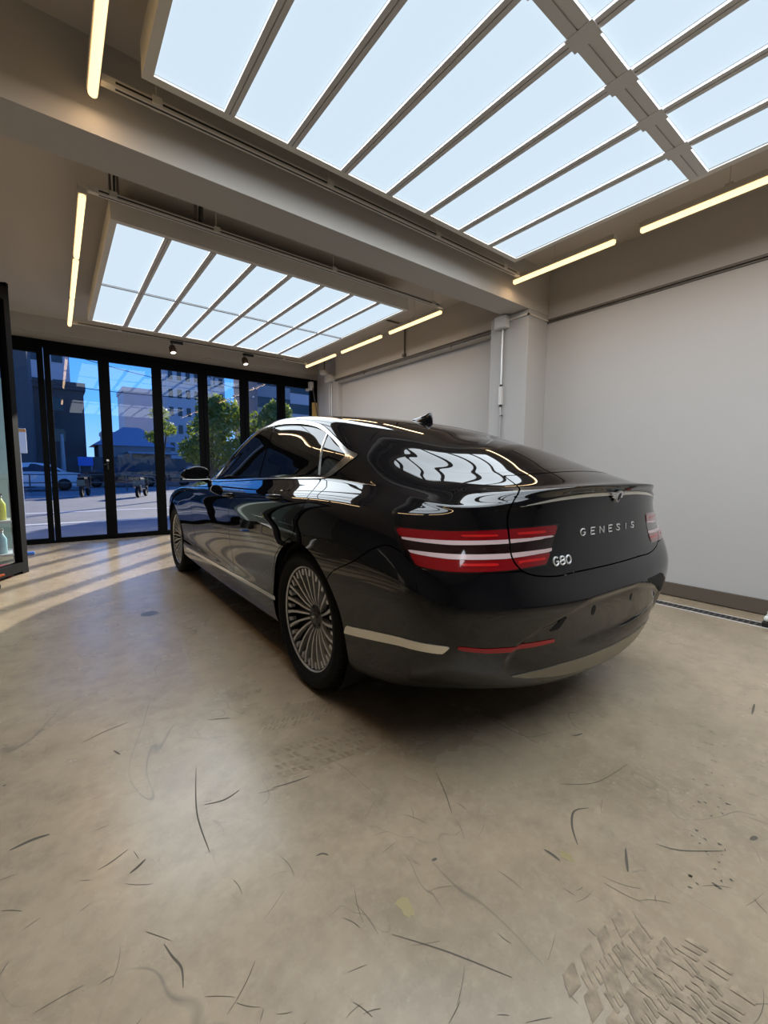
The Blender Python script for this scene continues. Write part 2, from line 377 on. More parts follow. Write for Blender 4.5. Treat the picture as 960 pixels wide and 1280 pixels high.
light_box('smaller glowing white ceiling light box beyond the beam, above the car bonnet', 3.985, 6.68, [5.355], .05, .011, 5.3)

# ------------------------------------------------------------------ warm tube lights on a rectangular track
ZTB = 2.965
def tube_light(x, y0, y1, label, grp):
    ym = (y0+y1)/2; l = abs(y1-y0)/2
    t = thing('tube_light', label, 'tube light', (x, ym, ZTB), group=grp)
    h = MB(); h.box(-.026, -l-.004, .014, .026, l+.004, .056, .004); h.build('housing', M_trk, t)
    d = MB(); d.lathe([(0, -l), (.012, -l), (.021, -l+.010), (.021, l-.010), (.012, l), (0, l)], (0, 0, 0), 'y', 14); d.build('tube', M_tube, t)
    area('tube_lamp', t, (0, 0, -.024), .04, 2*l-.02, (1.0, .66, .36), TUBE_L)
    return t
XR, XLT = 3.68, .245
pos = ['first tube from the beam', 'second tube from the beam']
G1, G2 = 'warm tubes of the near bay', 'warm tubes of the far bay'
tube_light(XR, 2.73, 1.765, 'warm tube light on the right of the near bay, next to the wall column', G1)
tube_light(XR, 1.575, .60, 'warm white tube light at the right edge of the photo, above the white wall', G1)
tube_light(XR, .42, -.55, 'warm white tube light of the right side, behind the viewer', G1)
tube_light(XLT, 2.73, 1.765, 'warm tube light at the top left photo corner, left of the big light box', G1)
tube_light(XLT, 1.575, .60, 'warm tube light of the left side, directly over the viewer', G1)
tube_light(XR, 3.73, 4.71, 'warm tube light on the right of the smaller light box, the one nearest the beam', G2)
tube_light(XR, 4.89, 5.93, 'middle one of the three warm tubes on the right of the smaller light box', G2)
tube_light(XR, 6.12, 7.13, 'warm tube light on the right of the smaller light box, nearest the glass doors', G2)
tube_light(XLT, 3.73, 4.80, 'left row warm tube beside the smaller light box, nearest the beam', G2)
tube_light(XLT, 4.88, 5.94, 'left row warm tube beside the smaller light box, middle of three', G2)
tube_light(XLT, 6.02, 7.05, 'left row warm tube beside the smaller light box, nearest the glass doors', G2)
def track(name, label, pts, hang):
    o = thing(name, label, 'lighting track', pts[0])
    P0 = Vector(pts[0])
    r = MB()
    for a, b in zip(pts[:-1], pts[1:]):
        a, b = Vector(a)-P0, Vector(b)-P0
        d = (b-a).normalized(); n = Vector((-d.y, d.x, 0))
        r.obox(a-n*.02-Vector((0,0,.0)), b-a, n*.04, (0,0,.034))
    r.build('rail', M_trk, o)
    s = MB()
    for a, b in zip(pts[:-1], pts[1:]):
        a, b = Vector(a)-P0, Vector(b)-P0; d = (b-a).normalized(); n = Vector((-d.y, d.x, 0)); e_ = d*.06
        s.obox(a+e_-n*.006-Vector((0,0,.0012)), b-a-e_*2, n*.012, (0,0,.001)); s.obox(a+e_-n*.0215+Vector((0,0,.012)), b-a-e_*2, n*.001, (0,0,.01))
    s.build('slot', M_blk, o)
    for (x, y) in hang:
        h = MB(); q = Vector((x, y, ZTB+.03))-P0
        h.box(q.x-.024, q.y-.03, q.z-.005, q.x+.024, q.y+.03, q.z+.035, .003); h.tube([q+Vector((0,0,.03)), q+Vector((0,0,ZC-ZTB-.03))], .0035, 6); h.build('hanger', M_trk, o)
    return o
zr = ZTB+.022
track('lighting_track', 'thin beige lighting track running across in front of the beam', [(XLT+.03, 2.655, zr), (XR-.03, 2.655, zr)], [(.52, 2.655), (1.55, 2.655), (2.55, 2.655), (3.42, 2.655)])
track('lighting_track', 'beige lighting track hung just behind the beam', [(XLT+.03, 3.69, zr), (XR-.03, 3.69, zr)], [(.42, 3.69), (1.12, 3.69), (2.2, 3.69), (3.50, 3.69)])
far_track = track('lighting_track', 'beige lighting track along the top of the glass doors, carrying two spotlights', [(XLT+.03, 7.04, zr), (XR-.03, 7.04, zr)], [(.8, 7.03), (3.2, 7.03)])
for yy, nm in ((2.2, 0), (.9, 0)):
    pass
for x, y in ((XR, 2.30), (XR, 1.03), (XR, 6.6), (XR, 5.4), (XR, 4.2), (XLT, 4.2), (XLT, 5.4), (XR, 0.05), (XLT, 1.0), (XLT, 2.3), (XLT, 6.5)):
    h = MB(); h.tube([(0, 0, .05), (0, 0, ZC-ZTB)], .003, 6); h.box(-.02, -.022, .048, .02, .022, .075, .003)
    t = min((q for q in C.objects if q.name.startswith('tube_light') and abs(q.location.x-x) < .01), key=lambda q: abs(q.location.y-y))
    k = h.build('hanger', M_trk, t, (0, y-t.location.y, 0))
# two spotlights on the far track
def spot(x, y, label):
    t = thing('spotlight', label, 'spotlight', (x, y, zr), group='spotlights above the glass doors')
    a = MB(); a.box(-.02, -.022, -.036, .15, .022, -.001, .003); a.build('adapter', M_blk, t)
    a = MB(); a.tube([(0, 0, -.035), (0, 0, -.085)], .009, 8); a.build('stem', M_blk, t)
    d = Vector((.05, -.42, -.9)).normalized(); o = Vector((0, 0, -.08)); rot = d.to_track_quat('Z', 'Y').to_matrix()
    def lathe(pr): 
        mb = MB(); mb.lathe(pr, (0,0,0), 'z', 20); mb.v = [tuple(o+rot@Vector(v)) for v in mb.v]; return mb
    lathe([(0, -.012), (.030, -.010), (.043, .008), (.048, .04), (.047, .105), (.042, .118), (.039, .118), (.038, .10)]).build('lamp_body', M_cop, t)
    lathe([(.0385, .106), (.025, .110), (0, .112)]).build('lens', M_lens, t)
    sdta = bpy.data.lights.new('spot_lamp', 'SPOT'); sdta.energy = 18; sdta.color = (1, .8, .58); sdta.spot_size = 1.0; sdta.shadow_soft_size = .03
    so = bpy.data.objects.new('spot_lamp', sdta); C.objects.link(so); so.parent = t; so.location = o+d*.13; so.rotation_euler = (-d).to_track_quat('Z', 'Y').to_euler()
spot(1.452, 7.03, 'left of the two bronze spotlights above the glass doors')
spot(2.52, 7.03, 'right of the two bronze spotlights above the glass doors')

# ------------------------------------------------------------------ conduits, boxes, door gear
t = thing('vertical_conduit', 'galvanised pipe running down the white wall column, with a slim grey coupler', 'pipe', (4.03, 3.10, 0))
m = MB(); m.tube([(-.016, 0, .002), (-.016, 0, 2.68)], .011, 10); m.build('pipe', M_gal, t)
m = MB(); m.box(-.034, -.022, 1.86, -.001, .022, 2.06, .004); m.build('coupler', M_alu, t)
for z in (1.845, 2.06):
    m = MB(); m.lathe([(.0155, 0), (.016, .004), (.016, .026), (.0155, .03)], (-.016, 0, z-.008), 'z', 12); k = m.build('collar', M_blk, t); k['label'] = 'black rubber collar'
m = MB(); m.tube([(-.020, -.005, 1.74), (-.02, -.034, 1.74)], .007, 8); m.build('screw', M_dark, t)
t = thing('junction_box', 'square grey junction box at the top of the wall column', 'junction box', (4.03, 3.10, 2.68))
m = MB(); m.box(-.075, -.075, 0, -.0005, .075, .13, .006); m.build('box', M_alu, t)
m = MB(); m.box(-.082, -.068, .007, -.0755, .068, .123, .003); m.build('cover', M_alu, t)
m = MB(); zz = 2.775
m.tube([(4.232, 3.20, 2.765), (4.232, 3.32, 2.775), (4.232, 7.05, 2.775)], .013, 8); m.tube([(4.236, 3.30, 2.80), (4.236, 7.05, 2.80)], .009, 8)
tag(m.build('wall_conduit', M_dark), 'dark cable conduit running along the ledge of the far right wall', 'pipe')
t = thing('ceiling_conduit', 'dark conduit branch dropping from the ceiling onto the far right ledge', 'pipe', (4.236, 5.05, 2.815))
m = MB(); m.tube([(-.003, 0, 0), (-.003, 0, ZC-2.827), (-.05, 0, ZC-2.827), (-.9, 0, ZC-2.827)], .011, 8); m.build('pipe', M_dark, t)
m = MB(); m.box(-.035, -.025, .0, .012, .025, .04, .004); m.build('tee', M_dark, t)
for y in (4.1, 6.1):
    m = MB(); m.box(4.224, y-.012, 2.757, 4.25, y+.012, 2.763); m.tube([(4.232, y, 2.757), (4.232, y, 2.735)], .006, 6)
    tag(m.build('conduit_clip', M_dark), 'small clip under the dark ledge conduit, %s' % ('nearer the column' if y < 5 else 'nearer the doors'), 'clip', 'clips of the ledge conduit')
# brackets above near end of the far bay
for x, lab in ((.44, 'dark cable bundle bracket left above the lighting track behind the beam'), (1.02, 'dark ceiling bracket right above the lighting track behind the beam')):
    t = thing('ceiling_bracket', lab, 'bracket', (x, 3.80, ZC)); m = MB()
    m.box(-.03, -.02, -.24, -.018, .02, 0); m.box(.018, -.02, -.24, .03, .02, 0); m.box(-.03, -.02, -.24, .03, .02, -.225); m.build('bracket', M_dark, t)
    m = MB(); m.tube([(-.005, -.03, -.23), (.0, -.03, -.1), (.012, -.03, 0)], .009, 6); m.build('cable', M_blk, t)
# pivot arm of the shutter in the far right corner
t = thing('door_closer', 'grey door closer with a slim diagonal arm in the far right corner', 'door closer', (4.20, 7.93, 2.83))
m = MB(); m.box(-.05, -.05, -.10, .03, .05, .06, .01); m.build('body', M_alu, t)
m = MB(); m.tube([(0, -.055, -.06), (.115, -.075, -.72)], .011, 8); m.build('arm', M_dark, t)
m = MB(); m.box(-.12, -.03, -.13, -.055, .02, -.085, .006); m.build('bracket', M_alu, t)
t = thing('corner_light', 'small round grey lamp under the ceiling in the far right corner', 'lamp', (4.18, 7.36, 2.93))
m = MB(); m.lathe([(0, .0), (.08, .0), (.095, .02), (.095, .07), (.08, .08), (0, .08)], (0,0,0), 'z', 20); m.build('body', M_alu, t)
m = MB(); m.tube([(0,0,.08), (0,0,ZC-2.93)], .012, 8); m.build('stem', M_dark, t)
t = thing('grey_conduit_pair', 'pair of slim grey pipes on the corner pillar by the doors', 'pipe', (4.30, 7.3, 0))
for dy in (-.02, .05):
    m = MB(); m.tube([(-.014, dy, .002), (-.014, dy, 2.80)], .011, 8); m.build('pipe', M_gal, t)
m = MB(); m.box(-.09, -.11, 2.80, -.001, .12, 2.93, .01); m.build('box', M_alu, t)
t = thing('notice_board', 'small amber yellow notice panel behind the corner pillar', 'sign', (4.31, 8.0, 1.9))
m = MB(); m.box(-.06, -.006, 0, .06, .006, .60, .003); m.build('panel', mat('amber_panel', (.62, .40, .12), .5), t)
m = MB(); m.box(-.06, -.008, -.03, .06, .008, 0, .002); m.build('strip', M_white, t)
# small things on the floor
t = thing('wheel_stop', 'white plastic foot on a black rubber base at the right photo edge by the drain', 'floor foot', (4.075, .615, 0))
m = MB(); m.box(-.05, -.11, .0035, .07, .11, .042, .006); m.build('base', M_blk, t)
m = MB(); m.box(-.045, -.105, .0425, .065, .105, .082, .016); m.box(-.03, -.09, .076, .05, .09, .128, .016); m.build('cap', mat('white_plastic', (.72, .76, .74), .4), t)
# ------------------------------------------------------------------ the car
def paint(name, col, rough=.05):
    m = mat(name, col, rough, coat=1.0); b = m.node_tree.nodes['Principled BSDF']; b.inputs['Coat Roughness'].default_value = .008; b.inputs['Roughness'].default_value = .6
    b.inputs['Specular IOR Level'].default_value = .0; b.inputs['Coat IOR'].default_value = 1.55
    return m
M_paint = paint('black_car_paint', (.0035, .0036, .0048))
M_tint = mat('tinted_car_glass', (.004, .004, .005), .01); M_tint.node_tree.nodes['Principled BSDF'].inputs['IOR'].default_value = 1.55
M_chrome = mat('satin_chrome', (.62, .60, .57), .16, 1.0)
M_strip = mat('bright_metal_strip', (.86, .82, .72), .30, .75)
M_dkmetal = mat('dark_satin_metal', (.26, .245, .20), .34, .75)
M_valance = mat('black_textured_plastic', (.012, .012, .012), .42)
M_well = mat('wheel_well', (.006, .006, .006), .9)
M_red = mat('red_lamp_lens', (.20, .003, .006), .08, coat=1.0)
M_redlit = mat('red_lamp_inner', (.55, .012, .012), .15, coat=.6)
M_lampdk = mat('dark_lamp_edge', (.012, .003, .004), .06, coat=1.0)
M_bar = mat('clear_lamp_strip', (.62, .46, .46), .2, coat=.6)
M_refl = mat('red_reflector', (.36, .008, .012), .22)
M_rub = mat('tyre_rubber', (.0055, .0055, .006), .75, spec=.25)
M_rim = mat('machined_alloy', (.64, .64, .64), .30, .45)
M_rimdk = mat('dark_rim_barrel', (.022, .022, .024), .4, .4)
M_letter = mat('chrome_lettering', (.78, .78, .78), .38, .35)

# rows: list of (t,x,y,z); half body, x>=0
ROWS=[
[(0,0,3.822,0.194),(0.5,0.44,3.774,0.194),(1,0.703,3.601,0.194),(1.4,0.782,3.438,0.194),(2,0.821,3.14,0.194),(3,0.83,2.5,0.184),(4.5,0.83,1.75,0.184),(6,0.83,1.05,0.184),(7,0.83,0.4,0.194),(8,0.821,-0.244,0.213),(8.7,0.752,-0.606,0.223),(9.1,0.6,-0.74,0.24),(9.5,0.36,-0.86,0.24),(10,0,-0.92,0.24)],
[(0,0,3.918,0.218),(0.5,0.459,3.86,0.218),(1,0.762,3.678,0.223),(1.4,0.86,3.486,0.223),(2,0.899,3.14,0.223),(3,0.901,2.5,0.213),(4.5,0.904,1.75,0.213),(6,0.904,1.05,0.218),(7,0.904,0.4,0.227),(8,0.894,-0.244,0.237),(8.7,0.835,-0.67,0.265),(9.1,0.7,-0.83,0.275),(9.5,0.425,-0.985,0.265),(10,0,-1.045,0.262)],
[(0,0,3.956,0.329),(0.5,0.479,3.898,0.329),(1,0.801,3.716,0.329),(1.4,0.899,3.514,0.329),(2,0.928,3.14,0.329),(3,0.926,2.5,0.324),(4.5,0.926,1.75,0.329),(6,0.926,1.05,0.339),(7,0.928,0.4,0.353),(8,0.93,-0.244,0.373),(8.7,0.894,-0.724,0.378),(9.1,0.795,-0.92,0.385),(9.5,0.475,-1.045,0.365),(10,0,-1.095,0.35)],
[(0,0,3.975,0.445),(0.5,0.488,3.918,0.445),(1,0.821,3.735,0.445),(1.4,0.909,3.524,0.445),(2,0.928,3.14,0.445),(3,0.918,2.5,0.436),(4.5,0.916,1.75,0.44),(6,0.918,1.05,0.45),(7,0.928,0.4,0.465),(8,0.943,-0.244,0.484),(8.7,0.913,-0.748,0.503),(9.1,0.84,-0.965,0.503),(9.5,0.495,-1.065,0.494),(10,0,-1.1,0.484)],
[(0,0,3.994,0.6),(0.5,0.488,3.937,0.6),(1,0.83,3.745,0.6),(1.4,0.918,3.534,0.62),(2,0.948,3.14,0.639),(3,0.936,2.5,0.629),(4.5,0.933,1.75,0.634),(6,0.938,1.05,0.639),(7,0.946,0.4,0.649),(8,0.959,-0.244,0.658),(8.7,0.933,-0.753,0.658),(9.1,0.85,-0.975,0.65),(9.5,0.505,-1.083,0.629),(10,0,-1.108,0.62)],
[(0,0,3.985,0.707),(0.5,0.479,3.922,0.707),(1,0.821,3.726,0.716),(1.4,0.913,3.514,0.736),(2,0.946,3.14,0.755),(3,0.941,2.5,0.755),(4.5,0.941,1.75,0.755),(6,0.943,1.05,0.755),(7,0.95,0.4,0.76),(8,0.957,-0.244,0.765),(8.7,0.93,-0.735,0.765),(9.1,0.84,-0.955,0.75),(9.5,0.493,-1.051,0.731),(10,0,-1.081,0.721)],
[(0,0,3.946,0.803),(0.5,0.459,3.879,0.803),(1,0.782,3.678,0.803),(1.4,0.889,3.486,0.823),(2,0.923,3.14,0.842),(3,0.933,2.5,0.852),(4.5,0.938,1.75,0.857),(6,0.943,1.05,0.862),(7,0.948,0.4,0.871),(8,0.948,-0.244,0.871),(8.7,0.909,-0.704,0.866),(9.1,0.801,-0.914,0.857),(9.5,0.484,-1.032,0.847),(10,0,-1.061,0.842)],
[(0,0,3.879,0.857),(0.5,0.44,3.812,0.857),(1,0.743,3.61,0.857),(1.4,0.84,3.438,0.881),(2,0.879,3.14,0.915),(3,0.899,2.5,0.934),(4.5,0.904,1.75,0.944),(6,0.904,1.05,0.953),(7,0.907,0.4,0.968),(8,0.904,-0.244,0.973),(8.7,0.865,-0.675,0.953),(9.1,0.772,-0.89,0.944),(9.5,0.474,-1.027,0.944),(10,0,-1.061,0.944)],
[(0,0,3.793,0.886),(0.5,0.41,3.726,0.886),(1,0.684,3.534,0.886),(1.4,0.762,3.39,0.91),(2,0.782,3.1,0.953),(3,0.782,2.5,0.997),(4.5,0.782,1.75,1.031),(6,0.777,1.05,1.05),(7,0.782,0.4,1.065),(8,0.782,-0.215,1.06),(8.35,0.785,-0.41,1.043),(8.7,0.783,-0.615,1.021),(9.1,0.748,-0.888,0.984),(9.5,0.459,-1.032,1.016),(10,0,-1.076,1.026)],
[(0,0,3.39,0.934),(0.5,0.391,3.342,0.934),(1,0.625,3.198,0.934),(1.4,0.703,3.05,0.944),(2,0.733,2.85,0.968),(3,0.752,2.42,1.012),(4.5,0.757,1.75,1.104),(6,0.746,1.05,1.147),(7,0.753,0.4,1.147),(8,0.759,-0.196,1.118),(8.7,0.733,-0.548,1.059),(9.1,0.674,-0.802,1.026),(9.5,0.445,-1.046,1.05),(10,0,-1.105,1.06)],
[(0,0,2.9,0.983),(0.5,0.371,2.87,0.983),(1,0.586,2.8,0.983),(1.4,0.655,2.73,0.983),(2,0.703,2.62,0.992),(3,0.738,2.37,1.016),(4.5,0.713,1.7,1.215),(6,0.699,1.05,1.293),(7,0.711,0.4,1.258),(8,0.717,-0.176,1.191),(8.7,0.669,-0.489,1.113),(9.1,0.606,-0.724,1.067),(9.5,0.41,-0.978,1.06),(10,0,-1.042,1.079)],
[(0,0,2.45,1.026),(0.5,0.352,2.44,1.021),(1,0.567,2.42,1.016),(1.4,0.635,2.4,1.016),(2,0.684,2.37,1.016),(3,0.72,2.3,1.035),(4.5,0.668,1.62,1.325),(6,0.628,1.05,1.445),(7,0.626,0.4,1.398),(8,0.611,-0.147,1.273),(8.7,0.596,-0.43,1.172),(9.1,0.547,-0.626,1.117),(9.5,0.371,-0.802,1.121),(10,0,-0.861,1.138)],
[(0,0,2.05,1.205),(0.5,0.215,2.04,1.21),(1,0.332,2.02,1.22),(1.4,0.381,1.98,1.229),(2,0.41,1.92,1.244),(3,0.45,1.8,1.3),(4.5,0.46,1.48,1.435),(6,0.48,1.05,1.5),(7,0.475,0.4,1.445),(8,0.459,-0.117,1.331),(8.7,0.44,-0.323,1.268),(9.1,0.391,-0.44,1.236),(9.5,0.244,-0.538,1.236),(10,0,-0.567,1.245)],
[(0,0,1.75,1.35),(1,0,1.7,1.37),(2,0,1.6,1.404),(3,0,1.5,1.428),(4.5,0,1.33,1.49),(6,0,1.05,1.515),(7,0,0.4,1.465),(8,0,-0.039,1.384),(8.7,0,-0.196,1.34),(9.1,0,-0.264,1.318),(9.5,0,-0.313,1.304),(10,0,-0.333,1.299)],
]
def pchip_m(t,y):
    h=np.diff(t);d=np.diff(y,axis=0)/h[:,None]
    m=np.zeros_like(y)
    # parabolic (nonuniform catmull-rom)
    m[1:-1]=(h[1:,None]*d[:-1]+h[:-1,None]*d[1:])/(h[1:]+h[:-1])[:,None]
    m[0]=2*d[0]-m[1] if len(t)>2 else d[0]; m[-1]=2*d[-1]-m[-2] if len(t)>2 else d[-1]
    return m
def c2_m(t,y):
    # natural-ish C2 spline slopes
    n=len(t);h=np.diff(t);d=np.diff(y,axis=0)/h[:,None]
    A=np.zeros((n,n));b=np.zeros_like(y)
    m0=pchip_m(t,y)
    A[0,0]=1;b[0]=m0[0];A[-1,-1]=1;b[-1]=m0[-1]
    for i in range(1,n-1):
        A[i,i-1]=1/h[i-1];A[i,i]=2*(1/h[i-1]+1/h[i]);A[i,i+1]=1/h[i]
        b[i]=3*(d[i-1]/h[i-1]+d[i]/h[i])
    return np.linalg.solve(A,b)
def herm(t,y,m,tt):
    i=np.clip(np.searchsorted(t,tt)-1,0,len(t)-2);h=(t[i+1]-t[i]);u=((tt-t[i])/h)[:,None];h=h[:,None]
    return (2*u**3-3*u**2+1)*y[i]+(u**3-2*u**2+u)*h*m[i]+(-2*u**3+3*u**2)*y[i+1]+(u**3-u**2)*h*m[i+1]
def gsm(A,sig,axis):
    # gaussian smooth keeping the two ends (odd reflection)
    if sig<=0:return A
    A=np.moveaxis(A,axis,0);r=int(3*sig)+1
    k=np.exp(-.5*(np.arange(-r,r+1)/sig)**2);k/=k.sum()
    lo=2*A[:1]-A[1:r+1][::-1];hi=2*A[-1:]-A[-r-1:-1][::-1]
    B=np.concatenate([lo,A,hi]);out=sum(k[j]*B[j:j+len(A)] for j in range(2*r+1))
    return np.moveaxis(out,0,axis)
def build(NT=300,NS=190,st=3.0,ss=1.5):
    # end slope at the centre line: mirror the first/last knots so rows cross x=0 squarely
    # column params: denser where needed by arc length of row 6
    def rowspline(row):
        a=np.array(row,float);t=a[:,0];y=a[:,1:]
        mir=np.array([-1,1,1.])
        if y[0,0]==0 and y[1,0]>0: 
            t=np.concatenate([[2*t[0]-t[2],2*t[0]-t[1]],t]);y=np.concatenate([[y[2]*mir,y[1]*mir],y])
        if y[-1,0]==0 and y[-2,0]>0:
            t=np.concatenate([t,[2*t[-1]-t[-2],2*t[-1]-t[-3]]]);y=np.concatenate([y,[y[-2]*mir,y[-3]*mir]])
        return t,y,c2_m(t,y)
    sp=[rowspline(r) for r in ROWS]
    ft=np.linspace(0,10,4001);p=herm(*sp[5],ft)
    arc=np.concatenate([[0],np.cumsum(np.linalg.norm(np.diff(p,axis=0),axis=1))])
    tt=np.interp(np.linspace(0,arc[-1],NT),arc,ft)
    G=np.stack([herm(*s,tt) for s in sp],1)   # NT x NR x 3
    G[:,-1,0]=0
    G=gsm(G,st,0); G[0,:,0]=0;G[-1,:,0]=0;G[:,-1,0]=0
    # TIGHT: extra guide rows either side of the beltline keep its bend crisp
    G=np.concatenate([G[:,:8],G[:,8:9]*.78+G[:,7:8]*.22,G[:,8:9],G[:,8:9]*.75+G[:,9:10]*.25,G[:,9:]],1)
    # across rows: mean chord params
    ch=np.linalg.norm(np.diff(G,axis=1),axis=2);c=np.concatenate([[0],np.cumsum(np.sqrt(ch).mean(0))])
    S=np.linspace(0,c[-1],NS)
    out=np.zeros((NT,NS,3))
    R=G.shape[1]
    mir=np.array([-1,1,1.])
    ce=np.concatenate([c,[2*c[-1]-c[-2],2*c[-1]-c[-3]]])
    for i in range(NT):
        y=np.concatenate([G[i],[G[i,-2]*mir,G[i,-3]*mir]])
        out[i]=herm(ce,y,pchip_m(ce,y),S)
    out=gsm(out,ss,1)
    out[0,:,0]=0;out[-1,:,0]=0;out[:,-1,0]=0
    # normals
    def dd(A,axis):
        return np.gradient(A,axis=axis)
    E=np.concatenate([out[1:3][::-1]*mir,out,out[-3:-1][::-1]*mir],0)
    dt=dd(E,0)[2:-2]
    E=np.concatenate([out,out[:,-3:-1][:,::-1]*mir],1)
    ds=dd(E,1)[:,:-2]
    N=np.cross(dt,ds);N/=np.linalg.norm(N,axis=2,keepdims=True)+1e-12
    # outward: side normals should have +x
    if N[NT//2,NS//3,0]<0:N=-N
    rowS=np.delete(c,[8,10])/c[-1]*(NS-1)
    return out,N,tt,rowS


CARX, CARY, CARYAW = 1.889, 1.912, math.radians(-.858)
car = thing('sedan', 'glossy black executive sedan parked in the middle, seen from its left rear', 'car', (CARX, CARY, 0), CARYAW)

Pg, Ng, Tt, RS = build(NT=340, NS=210)
NT, NS = Pg.shape[:2]
# section coordinate: a fixed scale tied to the feature lines
SG = np.interp(np.arange(NS), RS, [0, 11.1, 23.9, 36.4, 51.7, 64, 75.9, 87.2, 100, 113.3, 127.8, 143.6, 164.4, 189])
row = Pg[:, int(np.argmin(np.abs(SG-80)))]
Ug = np.concatenate([[0], np.cumsum(np.linalg.norm(np.diff(row[::-1], axis=0), axis=1))])[::-1]
S_ = .0125                  # section steps to metres (for distances in the unrolled u/s plane)
def T2U(t): return float(np.interp(t, Tt, Ug))

def sdf(poly, X, Y):
    """signed distance to a closed polygon, negative inside"""
    P = np.asarray(poly, float); Q = np.roll(P, -1, 0); d2 = np.full(X.shape, 1e9); ins = np.zeros(X.shape, bool)
    for (ax, ay), (bx, by) in zip(P, Q):
        ex, ey = bx-ax, by-ay; L2 = ex*ex+ey*ey+1e-12
        h = np.clip(((X-ax)*ex+(Y-ay)*ey)/L2, 0, 1); d2 = np.minimum(d2, (X-ax-ex*h)**2+(Y-ay-ey*h)**2)
        c = (ay > Y) != (by > Y); ins ^= c & (X < (bx-ax)*(Y-ay)/((by-ay) if by != ay else 1e-12)+ax)
    return np.where(ins, -1, 1)*np.sqrt(d2)
def smooth_poly(pts, k=6, corners=()):
    """closed Catmull-Rom through pts; indices in corners stay sharp"""
    P = np.asarray(pts, float); n = len(P); out = []
    for i in range(n):
        p0, p1, p2, p3 = P[i-1], P[i], P[(i+1) % n], P[(i+2) % n]
        m1 = (p2-p0)/2 if i not in corners else (p2-p1); m2 = (p3-p1)/2 if (i+1) % n not in corners else (p2-p1)
        for j in range(k):
            t = j/k; out.append((2*t**3-3*t**2+1)*p1+(t**3-2*t**2+t)*m1+(-2*t**3+3*t**2)*p2+(t**3-t**2)*m2)
    return np.array(out)

# shallow pocket for the number plate pressed into the bumper
pocket = [(-.3, .618), (.20, .612), (.27, .600), (.50, .545), (.60, .50), (.64, .44), (.60, .30), (-.3, .30)]
rear = Tt > 9.0
dd_ = sdf(pocket, Pg[rear][..., 0], Pg[rear][..., 2])
w_ = np.clip(-dd_/.018, 0, 1); w_ = w_*w_*(3-2*w_)
w_ *= (Pg[rear][..., 1] < -.85)*np.clip((Pg[rear][..., 2]-.36)/.09, 0, 1)
Pg[rear] = Pg[rear]-Ng[rear]*(.013*w_)[..., None]
E1 = np.gradient(Pg, axis=0); E2 = np.gradient(Pg, axis=1); Nn = np.cross(E1, E2); Nn /= np.linalg.norm(Nn, axis=2, keepdims=True)+1e-12
if Nn[NT//2, NS//3, 0] < 0: Nn = -Nn
Nm = Ng.copy(); i0 = np.argmax(rear); Nm[i0:-1, 2:-2] = Nn[i0:-1, 2:-2]
nb = Nn[-1].copy(); Nm[-1, 2:-2] = nb[2:-2]; Nm[-1, :, 0] = 0; Nm /= np.linalg.norm(Nm, axis=2, keepdims=True)+1e-12

